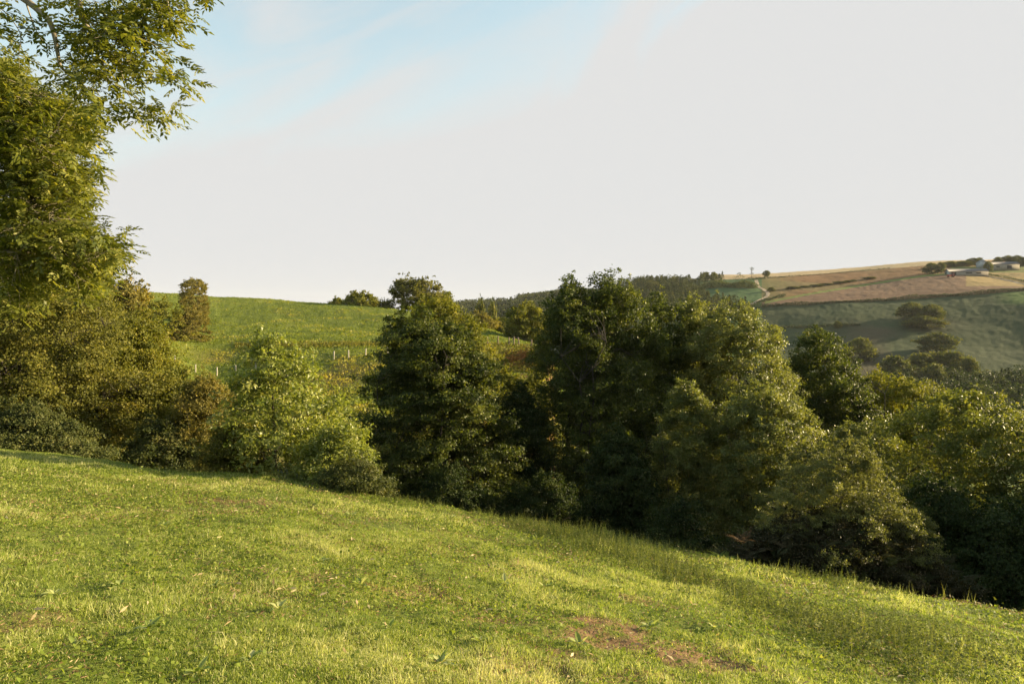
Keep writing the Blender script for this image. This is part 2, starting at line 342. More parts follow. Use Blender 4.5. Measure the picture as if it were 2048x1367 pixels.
    blend(c, (fh & (py < 616) & (px < 1035)).astype(float), (0.13, 0.15, 0.05))
    return c
def build_terrain():
    th = np.concatenate((np.arange(-180, -42, 3.0), np.arange(-42, 42, 0.11), np.arange(42, 180, 3.0)))
    th = np.radians(th)
    r = [0.4]
    while r[-1] < 24: r.append(r[-1] * 1.012 + 0.012)
    while r[-1] < 300: r.append(r[-1] * 1.014)
    while r[-1] < 960: r.append(r[-1] + 2.6)
    while r[-1] < 6000: r.append(r[-1] * 1.06)
    r = np.array(r); nt_, nr = len(th), len(r)
    TH, RR = np.meshgrid(th, r, indexing='ij')
    X = RR * np.sin(TH); Y = RR * np.cos(TH)
    Z = ground_z(X, Y)
    x, y, z = X.ravel(), Y.ravel(), Z.ravel()
    V = np.stack((x, y, z), 1); V = np.vstack((V, [[0, 0, gz(0, 0.01)]]))
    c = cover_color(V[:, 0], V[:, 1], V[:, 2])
    i = np.arange(nt_)[:, None]; j = np.arange(nr - 1)[None, :]; i2 = (i + 1) % nt_
    q = np.stack((i * nr + j, i * nr + j + 1, i2 * nr + j + 1, i2 * nr + j), -1).reshape(-1, 4)
    ii = np.arange(nt_); tri = np.stack((np.full(nt_, nt_ * nr), ii * nr, ((ii + 1) % nt_) * nr), 1)
    m, t = new_mat('ground_cover')
    a = N(t, 'ShaderNodeAttribute', attribute_name='cover'); tcn = N(t, 'ShaderNodeTexCoord')
    n1 = Noise(t, tcn.outputs['Object'], 9.0, 5, 0.65); n2 = Noise(t, tcn.outputs['Object'], 0.9, 6, 0.68)
    k = Mth(t, 'MULTIPLY_ADD', n1, 0.7, Mth(t, 'MULTIPLY_ADD', n2, 0.9, 0.2))
    kk = N(t, 'ShaderNodeCombineXYZ'); [L(t, k, kk.inputs[q_]) for q_ in range(3)]
    cc = Mix(t, 1.0, a.outputs['Color'], kk.outputs[0], 'MULTIPLY')
    p = N(t, 'ShaderNodeBsdfPrincipled', Roughness=0.95); p.inputs['Specular IOR Level'].default_value = 0.1
    L(t, cc, p.inputs['Base Color'])
    b = N(t, 'ShaderNodeBump', Strength=0.9, Distance=0.12); L(t, n2, b.inputs['Height']); L(t, b.outputs[0], p.inputs['Normal'])
    o = N(t, 'ShaderNodeOutputMaterial'); L(t, p.outputs[0], o.inputs[0])
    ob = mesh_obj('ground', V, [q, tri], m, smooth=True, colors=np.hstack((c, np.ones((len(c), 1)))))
    tag(ob, 'green sloping meadow, gully, pasture hill and distant farmland', 'ground', kind='structure')
build_terrain()

# ------------------------------------------------------------------ leaves, tubes
def kites(C, A, Nn, ln, wd, droop=0.15):
    """leaf quads: base at C, axis A, normal Nn"""
    A = nrm(A); B = nrm(np.cross(A, Nn)); Nn = np.cross(B, A)
    ln = ln[:, None]; wd = wd[:, None]
    v0 = C; v1 = C + A * ln * 0.45 + B * wd * 0.5 + Nn * wd * 0.12; v2 = C + A * ln - Nn * ln * droop; v3 = C + A * ln * 0.45 - B * wd * 0.5 + Nn * wd * 0.12
    V = np.stack((v0, v1, v2, v3), 1).reshape(-1, 3)
    return V, np.arange(len(V)).reshape(-1, 4)
def tubes(paths):
    """paths: list of (pts(n,3), radii(n), sides)"""
    Vs, Fs, off = [], [], 0
    for pts, rad, k in paths:
        pts = np.asarray(pts, float); n = len(pts)
        d = nrm(np.gradient(pts, axis=0)); ref = np.array((0.31, 0.93, 0.17)); a = nrm(np.cross(d, ref)); b = np.cross(d, a)
        ang = np.arange(k) * 2 * math.pi / k
        ring = pts[:, None] + np.asarray(rad)[:, None, None] * (np.cos(ang)[None, :, None] * a[:, None] + np.sin(ang)[None, :, None] * b[:, None])
        Vs.append(ring.reshape(-1, 3))
        i = np.arange(n - 1)[:, None] * k; j = np.arange(k)[None]; j2 = (j + 1) % k
        Fs.append((np.stack((i + j, i + j2, i + k + j2, i + k + j), -1).reshape(-1, 4)) + off); off += n * k
    return np.vstack(Vs), np.vstack(Fs)
def curve(p0, p1, n=5, lift=0.1, wob=0.05, rng=RNG):
    t = np.linspace(0, 1, n)[:, None]; d = p1 - p0; Ld = np.linalg.norm(d)
    c = p0 + d * t; c[:, 2] += (np.sin(t[:, 0] * math.pi) * lift * Ld)
    c[1:-1] += rng.normal(0, wob * Ld / n ** 0.5, (n - 2, 3)); return c

def crown_points(rows_w, K, rng, shell=0.55, lobes=0.18, ratio=1.0):
    """rows_w: (z, cx, rx, cy) world rows -> K points inside the crown, more near its skin"""
    z = np.array([q[0] for q in rows_w]); o = np.argsort(z); z = z[o]
    cx = np.array([q[1] for q in rows_w])[o]; rx = np.array([q[2] for q in rows_w])[o]; cy = rows_w[0][3]
    zs = np.linspace(z[0], z[-1], 200); w = np.interp(zs, z, rx) + 0.05; w = w / w.sum()
    zz_ = rng.choice(zs, K, p=w) + rng.normal(0, (z[-1] - z[0]) / 200, K)
    rr = np.interp(zz_, z, rx); c = np.interp(zz_, z, cx)
    th = rng.uniform(0, 2 * math.pi, K)
    H = z[-1] - z[0]
    s1, s2, s3 = rng.uniform(0, 6, 3)
    lob = 1 + lobes * (np.sin(3 * th + s1 + zz_ / H * 7) * 0.6 + np.sin(5 * th + s2 - zz_ / H * 11) * 0.5 + np.sin(zz_ / H * 26 + s3 + 2 * th) * 0.5)
    q = shell + (1 - shell) * rng.random(K) ** 0.6; q = np.where(rng.random(K) < 0.22, rng.random(K) ** 0.5 * shell, q)
    x = c + rr * lob * q * np.cos(th); y = cy + rr * ratio * lob * q * np.sin(th)
    return np.stack((x, y, zz_), 1), np.stack((c, np.full(K, cy), zz_), 1)

DENS = 2.4
def make_tree(name, label, cat, px, D, rows, mat, K=220, leaves=30000, ll=0.09, lw=0.055, seed=1, spread=0.33, flat=0.6, group=None,
              shell=0.55, lobes=0.18, ratio=1.0, bark=None, trunk_r=None, stems=1, droop=0.15, up=0.5, axis_up=0.0, base_off=0.0, dens=None, shoots=1.0):
    rng = np.random.default_rng(seed); leaves = int(leaves * (dens or DENS)); ll *= 1.12; lw *= 1.2; K = int(K * 1.25); spread *= 0.95
    bx = (px - 1024) / F * D; by = D + base_off; bz = gz(bx, by)
    rw = []
    for (py, l, r_) in rows:
        zc = EYE + (HZ - py) / F * D; rw.append((zc, ((l + r_) / 2 - 1024) / F * D, max((r_ - l) / 2 / F * D - 0.30 * spread, 0.12 * spread), D))
    rw.sort(); rw[-1] = (rw[-1][0] - 0.5 * spread,) + rw[-1][1:]
    ztop = max(q[0] for q in rw); zlow = min(q[0] for q in rw); H = ztop - bz
    cen, axis = crown_points(rw, K, rng, shell, lobes, ratio)
    tight = np.ones(K); hr = (cen[:, 2] - zlow) / (ztop - zlow + 1e-6); od = np.linalg.norm((cen - axis)[:, :2], axis=1)
    pick = np.argsort(-(hr + 0.25 * od / (od.max() + 1e-6) + rng.normal(0, 0.16, K)))[:max(4, int(K * 0.16))]
    lift = spread * rng.uniform(0.6, 1.6, len(pick)) * shoots; ex = cen[pick] + np.stack((rng.normal(0, .25, len(pick)) * spread, rng.normal(0, .25, len(pick)) * spread, lift), 1)
    cen = np.vstack((cen, ex)); axis = np.vstack((axis, axis[pick])); tight = np.concatenate((tight, np.full(len(pick), 0.42))); K = len(cen)
    zg = ground_z(cen[:, 0], cen[:, 1]); cen[:, 2] = np.maximum(cen[:, 2], zg + 0.25)
    o = thing(name, (bx, by, bz), label, cat, group); O = np.array((bx, by, bz))
    tr = trunk_r or H * 0.014
    # trunks and limbs
    zr = np.array(sorted([(q[0], q[1]) for q in rw]))
    paths = []; lp = []; lr = []
    for s in range(stems):
        off = np.array((rng.normal(0, 1), rng.normal(0, 1), 0)) * (0.0 if stems == 1 else 0.12 * H)
        top = np.array((zr[-1, 1] + off[0], D + off[1], ztop - 0.06 * H - abs(off[0]) * 0.6))
        t = np.linspace(0, 1, 10)[:, None]
        b0 = O + off * 0.15 + np.array((0, 0, -0.3))
        P_ = b0 * (1 - t) + top * t; mid = np.interp(P_[:, 2], zr[:, 0], zr[:, 1]); wq = np.clip((P_[:, 2] - zlow) / max(ztop - zlow, .1), 0, 1) * 0.5
        P_[:, 0] = P_[:, 0] * (1 - wq) + (mid + off[0] * t[:, 0]) * wq
        P_[1:-1] += rng.normal(0, 0.012 * H, (8, 3)) * np.array((1, 1, 0.2))
        rad = tr * (1 - 0.9 * t[:, 0]) * (1.0 if stems == 1 else 0.6); rad[0] *= 1.35
        paths.append((P_, rad, 8)); lp.append(P_); lr.append(rad)
    nl = max(6, K // 16)
    for k in rng.choice(K, min(nl, K), replace=False):
        tgt = axis[k] + (cen[k] - axis[k]) * 0.85
        T = lp[rng.integers(stems)]; hz = tgt[2] - 0.45 * np.linalg.norm(tgt[:2] - T[5, :2]) - 0.03 * H
        i = int(np.clip(np.searchsorted(T[:, 2], hz), 1, 8)); p0 = T[i]
        Q = curve(p0, tgt, 7, 0.06, 0.10, rng); ra = np.linspace(tr * 0.38 * (1 - i / 11), tr * 0.06, 7)
        paths.append((Q, ra, 5)); lp.append(Q[2:]); lr.append(ra[2:])
    AP = np.vstack(lp); AR = np.concatenate(lr)
    tw = []
    for k in range(K):
        d = AP - cen[k]; d2 = (d ** 2).sum(1) + np.where(d[:, 2] > 0, 3 * d[:, 2] ** 2, 0); i = int(np.argmin(d2))
        Q = curve(AP[i], cen[k], 4, 0.05, 0.12, rng); r0 = min(AR[i] * 0.7, tr * 0.16) + 0.002
        tw.append((Q, np.linspace(r0, max(r0 * 0.25, 0.002), 4), 3)); 
    Vt, Ft = tubes(paths + tw)
    mesh_obj('trunk', Vt - O, [Ft], bark or BARK, o, smooth=True)
    # leaves: around cluster centre and along the twig
    n = leaves; wt = rng.uniform(0.5, 1.5, K) * np.where(tight < 1, 0.38, 1.0); wt /= wt.sum()
    ci = rng.choice(K, n, p=wt)
    sub = rng.normal(0, 1, (K, 5, 3)) * spread * 0.75 * np.where(tight[:, None, None] < 1, np.array((.4, .4, .8)), np.array((1, 1, flat)))     # sprays in each cluster
    si = rng.integers(0, 5, n)
    pos = cen[ci] + sub[ci, si] + rng.normal(0, 1, (n, 3)) * spread * 0.38 * tight[ci][:, None] * np.array((1, 1, flat))
    out = nrm(pos - axis[ci] + rng.normal(0, 0.2, (n, 3)))
    nr_ = nrm(np.array((0, 0, 1.0)) * up + out * 0.6 + rng.normal(0, 0.42, (n, 3)))
    ax = nrm(out * 0.7 + rng.normal(0, 0.75, (n, 3)) + np.array((0, 0, -0.25 + axis_up)))
    sc = rng.uniform(0.6, 1.25, n)
    V, Fq = kites(pos, ax, nr_, ll * sc, lw * sc, droop)
    ct = rng.normal(0, 0.13, K); tone = np.clip(0.45 + ct[ci] + rng.normal(0, 0.14, n), 0, 1)
    mesh_obj('crown', V - O, [Fq], LM[mat], o, tone=tone)
    return o

# ------------------------------------------------------------------ the trees and shrubs of the gully
def crown(name, label, cat, px, D, rows, mat, **k): return make_tree(name, label, cat, px, D, rows, mat, **k)
# left thicket
crown('hazel_tree', 'big olive brown hedgerow tree filling the left edge under the ash boughs', 'tree', 60, 27,
      [(470, -160, 110), (520, -260, 190), (600, -300, 225), (700, -300, 250), (780, -300, 270), (850, -280, 290), (900, -200, 230)], 'hazel',
      K=520, leaves=70000, ll=0.085, lw=0.06, seed=21, spread=0.45, stems=4, trunk_r=0.16, ratio=0.7)
crown('field_maple', 'dense yellowish olive tree sloping down to the right of the thicket beside the pasture', 'tree', 240, 31,
      [(640, 262, 292), (680, 200, 325), (720, 170, 345), (780, 150, 366), (840, 150, 372), (890, 170, 380)], 'maple',
      K=300, leaves=42000, ll=0.085, lw=0.06, seed=22, spread=0.45, stems=3, trunk_r=0.14, ratio=0.8)
crown('hawthorn_tree', 'olive green thorn tree rising in the thicket in front of the hill brow', 'tree', 165, 36,
      [(585, 110, 150), (610, 60, 240), (660, 40, 275), (720, 30, 290), (800, 20, 290)], 'hazel',
      K=240, leaves=30000, ll=0.10, lw=0.07, seed=23, spread=0.5, stems=3, trunk_r=0.14, ratio=0.8)
crown('oak_tree', 'golden brown tree with an airy twiggy top against the sky behind the thicket', 'tree', 240, 52,
      [(552, 255, 272), (572, 222, 284), (600, 200, 290), (650, 190, 310), (700, 190, 320)], 'rust',
      K=150, leaves=14000, ll=0.16, lw=0.12, seed=24, spread=0.5, ratio=0.9)
crown('thorn_bush', 'dark round thorn bush with lit top left of the hill hedge', 'bush', 305, 106,
      [(598, 275, 345), (615, 255, 362), (645, 255, 372), (675, 275, 375), (688, 290, 370)], 'maple',
      K=120, leaves=15000, ll=0.17, lw=0.13, seed=25, spread=0.5, stems=3, trunk_r=0.08)
crown('hedge', 'tall clipped russet hedge end standing dark against the sky on the hill', 'hedge', 388, 128,
      [(558, 380, 398), (568, 371, 406), (590, 368, 408), (640, 367, 409), (662, 366, 409)], 'rust',
      K=400, leaves=22000, ll=0.13, lw=0.10, seed=26, spread=0.30, shoots=0.2, stems=3, trunk_r=0.08, ratio=2.2, lobes=0.04, shell=0.75)
crown('hedge', 'broad reddish olive lower hedge stretch running down the hill before its tall end', 'hedge', 380, 109,
      [(622, 368, 400), (640, 352, 408), (665, 334, 414), (682, 326, 416)], 'rust',
      K=140, leaves=12000, ll=0.14, lw=0.11, seed=27, spread=0.28, stems=4, trunk_r=0.07, ratio=1.6, lobes=0.08)
crown('hawthorn_bush', 'brownish green thorn bush between the thicket and the pale leaved young tree', 'bush', 420, 27,
      [(762, 385, 430), (800, 358, 452), (850, 350, 470), (900, 350, 490), (935, 350, 500)], 'rust',
      K=150, leaves=20000, ll=0.065, lw=0.045, seed=28, spread=0.33, stems=4, trunk_r=0.06)
crown('elder_bush', 'dark green bush at the foot of the thicket beside the brow', 'bush', 330, 26,
      [(850, 290, 350), (880, 270, 380), (915, 262, 400), (940, 270, 410)], 'bramble',
      K=90, leaves=13000, ll=0.07, lw=0.05, seed=29, spread=0.28, stems=4, trunk_r=0.05)
crown('bramble_mound', 'low spreading dull green bramble mound on the left end of the meadow brow', 'bramble', 60, 22.5,
      [(818, -60, 60), (840, -130, 115), (868, -160, 150), (893, -170, 190), (915, -150, 235)], 'bramble',
      K=280, leaves=42000, ll=0.06, lw=0.045, seed=30, spread=0.26, stems=5, trunk_r=0.03, shell=0.7, lobes=0.08, ratio=0.45)
crown('dogwood_bush', 'olive bush left of the foot of the pale leaved young tree', 'bush', 470, 20.5,
      [(850, 440, 480), (880, 425, 510), (915, 420, 530), (945, 420, 540)], 'hazel',
      K=90, leaves=12000, ll=0.055, lw=0.04, seed=31, spread=0.24, stems=4, trunk_r=0.04)
crown('chestnut_tree', 'young tree with pale glinting long leaves and a thin visible trunk on the meadow brow', 'tree', 552, 20.5,
      [(672, 532, 546), (690, 505, 575), (715, 482, 612), (750, 474, 645), (790, 462, 668), (830, 450, 690), (870, 455, 705), (905, 475, 715), (930, 500, 700)], 'chest',
      K=230, leaves=15000, ll=0.125, lw=0.046, seed=32, spread=0.24, trunk_r=0.055, up=0.4, dens=1.15, lobes=0.22, bark=BARK, axis_up=0.35, shell=0.5, ratio=0.85)
crown('willow_shrub', 'yellow green leafy shrub at the right foot of the pale leaved young tree', 'bush', 665, 19.2,
      [(850, 690, 700), (870, 650, 715), (900, 625, 728), (935, 610, 735), (965, 610, 740)], 'chest',
      K=120, leaves=9000, ll=0.085, lw=0.038, seed=33, spread=0.25, stems=4, trunk_r=0.03)
crown('bramble_mound', 'small grey green bramble mound on the brow where the dark gully begins', 'bramble', 720, 17.8,
      [(925, 690, 730), (945, 665, 755), (970, 650, 775), (990, 660, 785)], 'bramble',
      K=90, leaves=13000, ll=0.042, lw=0.032, seed=34, spread=0.18, stems=4, trunk_r=0.02, shell=0.7, lobes=0.08)
# centre and right group
crown('alder_tree', 'large dark domed alder with layered drooping boughs before the hill pasture', 'tree', 880, 34,
      [(632, 800, 835), (652, 775, 900), (685, 755, 955), (725, 745, 985), (780, 736, 1002), (840, 718, 1015), (900, 708, 1030), (960, 725, 1045), (1010, 765, 1040)], 'alder',
      K=520, leaves=72000, ll=0.095, lw=0.075, seed=40, spread=0.46, flat=0.42, trunk_r=0.17, stems=2, lobes=0.13, up=0.7, ratio=0.8)
crown('maple_tree', 'sunlit yellow green crown standing just behind the large layered alder', 'tree', 885, 42,
      [(594, 868, 896), (618, 826, 928), (650, 806, 958), (690, 800, 980), (740, 800, 990), (820, 800, 990)], 'maple',
      K=260, leaves=30000, ll=0.10, lw=0.08, seed=39, spread=0.42, trunk_r=0.14, lobes=0.16)
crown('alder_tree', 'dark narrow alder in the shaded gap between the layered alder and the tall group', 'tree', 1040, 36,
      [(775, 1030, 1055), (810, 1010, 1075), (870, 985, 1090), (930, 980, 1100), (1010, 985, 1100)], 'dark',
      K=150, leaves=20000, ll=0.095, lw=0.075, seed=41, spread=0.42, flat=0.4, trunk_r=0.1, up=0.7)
crown('alder_tree', 'tall alder with the highest spiky top at the left end of the tall group', 'tree', 1150, 37,
      [(556, 1132, 1145), (585, 1105, 1172), (620, 1092, 1200), (670, 1082, 1225), (730, 1072, 1240), (800, 1075, 1240), (880, 1055, 1240), (960, 1045, 1230), (1040, 1050, 1220)], 'alder',
      K=360, leaves=50000, ll=0.095, lw=0.075, seed=42, spread=0.44, flat=0.6, trunk_r=0.15, stems=2, lobes=0.16, up=0.6)
crown('alder_tree', 'tall bright topped alder standing second in the tall group', 'tree', 1220, 38,
      [(548, 1205, 1220), (570, 1180, 1250), (600, 1170, 1275), (650, 1165, 1300), (720, 1155, 1320), (800, 1150, 1330), (900, 1140, 1330), (1000, 1130, 1330), (1060, 1150, 1320)], 'alder',
      K=380, leaves=52000, ll=0.095, lw=0.075, seed=43, spread=0.44, flat=0.7, trunk_r=0.16, stems=2, lobes=0.14, up=0.6)
crown('alder_tree', 'slender topped alder between the bright topped alder and the broad dome', 'tree', 1325, 41,
      [(590, 1308, 1322), (620, 1285, 1350), (670, 1275, 1375), (740, 1270, 1390), (850, 1260, 1400), (1000, 1260, 1400)], 'alder',
      K=240, leaves=32000, ll=0.10, lw=0.08, seed=44, spread=0.42, flat=0.55, trunk_r=0.14, lobes=0.22)
crown('sallow_tree', 'slim glinting tree top just left of the broad domed crown', 'tree', 1385, 42,
      [(600, 1378, 1395), (630, 1355, 1420), (680, 1345, 1445), (760, 1340, 1460), (900, 1340, 1460)], 'sallow',
      K=220, leaves=28000, ll=0.10, lw=0.07, seed=45, spread=0.42, trunk_r=0.13, lobes=0.2)
crown('sallow_tree', 'broad domed tree with glinting leaves at the right end of the tall group', 'tree', 1460, 39,
      [(608, 1435, 1475), (630, 1400, 1515), (665, 1375, 1545), (710, 1360, 1572), (770, 1350, 1595), (850, 1345, 1612), (940, 1345, 1620), (1040, 1350, 1610)], 'sallow',
      K=480, leaves=66000, ll=0.09, lw=0.065, seed=46, spread=0.42, trunk_r=0.16, stems=3, lobes=0.14)
crown('willow_sapling', 'slim sunlit sapling with upright shoots in front of the dark tall group', 'tree', 1372, 29,
      [(758, 1366, 1378), (785, 1352, 1398), (820, 1335, 1420), (870, 1318, 1430), (930, 1310, 1432), (1000, 1310, 1430), (1060, 1320, 1420)], 'sallow',
      K=190, leaves=24000, ll=0.085, lw=0.045, seed=47, spread=0.27, trunk_r=0.07, lobes=0.2, axis_up=0.7, stems=2)
crown('sallow_tree', 'bright leafy sallow in front of the broad domed tree', 'tree', 1530, 28,
      [(778, 1495, 1545), (815, 1465, 1590), (860, 1440, 1620), (910, 1425, 1640), (970, 1415, 1655), (1040, 1420, 1660), (1090, 1430, 1650)], 'sallow',
      K=340, leaves=46000, ll=0.075, lw=0.05, seed=48, spread=0.33, trunk_r=0.09, stems=3, lobes=0.14, axis_up=0.3)
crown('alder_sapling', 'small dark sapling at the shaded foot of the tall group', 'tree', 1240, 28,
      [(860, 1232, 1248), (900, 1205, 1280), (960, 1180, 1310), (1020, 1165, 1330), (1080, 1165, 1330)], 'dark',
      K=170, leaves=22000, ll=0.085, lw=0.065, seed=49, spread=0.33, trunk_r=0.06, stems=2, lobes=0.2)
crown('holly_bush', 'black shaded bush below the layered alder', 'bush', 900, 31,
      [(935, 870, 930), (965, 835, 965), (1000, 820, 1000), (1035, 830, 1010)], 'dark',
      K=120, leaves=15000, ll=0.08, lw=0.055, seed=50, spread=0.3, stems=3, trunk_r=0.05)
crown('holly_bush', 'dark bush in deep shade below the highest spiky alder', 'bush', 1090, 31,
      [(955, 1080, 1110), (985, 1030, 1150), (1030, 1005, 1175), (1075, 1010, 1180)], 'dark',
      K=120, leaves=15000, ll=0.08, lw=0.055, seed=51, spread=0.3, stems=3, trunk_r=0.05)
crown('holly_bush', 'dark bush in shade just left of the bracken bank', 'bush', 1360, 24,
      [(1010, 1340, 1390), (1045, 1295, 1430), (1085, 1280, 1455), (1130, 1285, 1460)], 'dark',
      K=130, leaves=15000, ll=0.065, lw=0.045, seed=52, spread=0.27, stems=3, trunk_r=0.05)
crown('aspen_tree', 'tree with a lone leaning spray at its top right of the broad dome', 'tree', 1650, 43,
      [(655, 1640, 1656), (672, 1620, 1656), (690, 1590, 1672), (725, 1575, 1708), (780, 1570, 1735), (860, 1575, 1755), (960, 1580, 1760), (1060, 1590, 1750)], 'alder',
      K=360, leaves=48000, ll=0.10, lw=0.08, seed=53, spread=0.42, trunk_r=0.14, stems=2, lobes=0.2)
crown('field_maple', 'brownish rounded tree sloping down behind the big right hand tree', 'tree', 1770, 45,
      [(742, 1752, 1790), (758, 1725, 1825), (780, 1700, 1862), (830, 1690, 1900), (900, 1690, 1920), (1000, 1700, 1920)], 'maple',
      K=340, leaves=44000, ll=0.10, lw=0.08, seed=54, spread=0.45, trunk_r=0.14, stems=2, lobes=0.14, shoots=0.3)
crown('ash_tree', 'large sunlit tree with a dark shaded underside at the right edge', 'tree', 1960, 26,
      [(785, 1895, 1945), (805, 1845, 2000), (832, 1815, 2050), (860, 1792, 2110), (920, 1772, 2180), (1000, 1765, 2230), (1090, 1775, 2250), (1170, 1800, 2250), (1230, 1850, 2240)], 'ash',
      K=560, leaves=62000, ll=0.11, lw=0.045, seed=55, spread=0.34, flat=0.6, trunk_r=0.16, stems=3, lobes=0.12, shoots=0.5)
crown('alder_tree', 'tree half hidden between the leaning spray tree and the bramble topped bush', 'tree', 1730, 33,
      [(850, 1700, 1760), (890, 1660, 1800), (950, 1640, 1820), (1030, 1640, 1830)], 'sallow',
      K=220, leaves=28000, ll=0.09, lw=0.06, seed=56, spread=0.36, trunk_r=0.1, stems=2)
crown('blackthorn_bush', 'fine twigged olive bush rising above the bracken bank on the brow', 'bush', 1690, 15.6,
      [(893, 1680, 1712), (925, 1625, 1748), (960, 1572, 1778), (1000, 1535, 1805), (1045, 1515, 1820), (1090, 1515, 1835), (1130, 1530, 1850)], 'thorn',
      K=380, leaves=60000, ll=0.030, lw=0.020, seed=57, spread=0.13, stems=6, trunk_r=0.035, lobes=0.2, axis_up=0.9, shoots=2.6, shell=0.6)
crown('bramble_mound', 'dark rounded bramble thicket threaded with brown bracken on the brow at right', 'bramble', 1670, 14.9,
      [(1035, 1600, 1740), (1060, 1530, 1800), (1095, 1480, 1855), (1135, 1455, 1895), (1175, 1480, 1925)], 'rustdark',
      K=300, leaves=34000, ll=0.04, lw=0.032, seed=66, spread=0.17, stems=6, trunk_r=0.02, shell=0.75, lobes=0.1, ratio=0.5)
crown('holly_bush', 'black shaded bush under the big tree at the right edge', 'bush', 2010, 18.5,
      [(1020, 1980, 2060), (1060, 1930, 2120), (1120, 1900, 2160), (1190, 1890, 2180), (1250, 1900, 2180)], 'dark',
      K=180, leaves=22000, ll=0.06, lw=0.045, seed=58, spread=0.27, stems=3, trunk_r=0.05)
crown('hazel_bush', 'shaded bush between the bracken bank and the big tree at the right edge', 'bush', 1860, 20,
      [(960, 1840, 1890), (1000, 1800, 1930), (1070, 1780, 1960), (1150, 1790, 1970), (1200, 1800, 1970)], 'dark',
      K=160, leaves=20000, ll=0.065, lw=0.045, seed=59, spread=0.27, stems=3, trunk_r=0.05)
# unseen alders past the right edge of the frame, added to cast shade leftward
for i, (px, D, top, wpx, sd_) in enumerate(((2400, 18, 800, 420, 65), (2330, 24, 850, 330, 60), (2480, 26, 800, 360, 61), (2750, 24, 740, 380, 62), (2250, 42, 720, 260, 63), (2560, 38, 690, 300, 64))):
    crown('alder_tree', ['low dense alder close beyond the right end of the bracken bank', 'dark alder beyond the big right hand tree just out of frame', 'tall alder further right than the first one out of frame', 'outermost alder of the row on the right', 'alder behind the big right hand tree', 'tall alder at the back of the row on the right'][i], 'tree', px, D,
          [(top, px - 30, px + 30), (top + 60, px - wpx * .35, px + wpx * .35), (top + 200, px - wpx * .5, px + wpx * .5), (top + 420, px - wpx * .45, px + wpx * .45)], 'alder',
          K=200, leaves=24000, ll=0.19, lw=0.15, seed=sd_, spread=0.5, trunk_r=0.15)
# on the hill and its skyline
crown('oak_tree', 'rounded olive tree on the hill skyline right behind the layered alder top', 'tree', 835, 168,
      [(560, 810, 855), (575, 785, 882), (595, 768, 905), (618, 765, 912)], 'hazel', K=130, leaves=11000, ll=0.34, lw=0.26, seed=70, spread=0.9, trunk_r=0.3, ratio=0.8)
crown('oak_tree', 'small bushy yellow green tree on the hill skyline left of the rounded olive tree', 'tree', 720, 185,
      [(588, 700, 740), (600, 688, 755), (614, 686, 760)], 'maple', K=70, leaves=5000, ll=0.34, lw=0.26, seed=71, spread=0.7, stems=2, trunk_r=0.15)
crown('thorn_bush', 'leftmost and smallest bush of the row on the hill skyline', 'bush', 672, 190,
      [(598, 664, 682), (610, 658, 686)], 'maple', K=26, leaves=1300, ll=0.3, lw=0.22, seed=72, spread=0.5, stems=2, trunk_r=0.1)
crown('oak_tree', 'rounded golden green tree beyond the hill brow above the fence corner', 'tree', 1050, 115,
      [(612, 1040, 1062), (625, 1020, 1078), (645, 1012, 1092), (670, 1018, 1098), (690, 1030, 1098)], 'maple', K=130, leaves=11000, ll=0.26, lw=0.2, seed=73, spread=0.7, trunk_r=0.2)
crown('thorn_bush', 'rusty low scrub on the hill brow left of the rounded golden tree', 'bush', 962, 122,
      [(628, 950, 965), (640, 938, 985), (652, 935, 1003)], 'rust', K=50, leaves=3500, ll=0.24, lw=0.16, seed=74, spread=0.5, stems=4, trunk_r=0.06)
for i, (px, py, w, lab) in enumerate(((955, 742, 60, 'yellow green sapling below the rusty fence bank'), (1010, 745, 70, 'small leafy sapling in the sunlit gap below the bracken patch'), (1068, 752, 50, 'olive sapling at the right of the sunlit gap'))):
    crown('alder_sapling', lab, 'tree', px, 52, [(py, px - 8, px + 8), (py + 25, px - w / 2, px + w / 2), (py + 80, px - w / 2, px + w / 2)], 'maple', K=60, leaves=5000, ll=0.14, lw=0.1, seed=80 + i, spread=0.4)

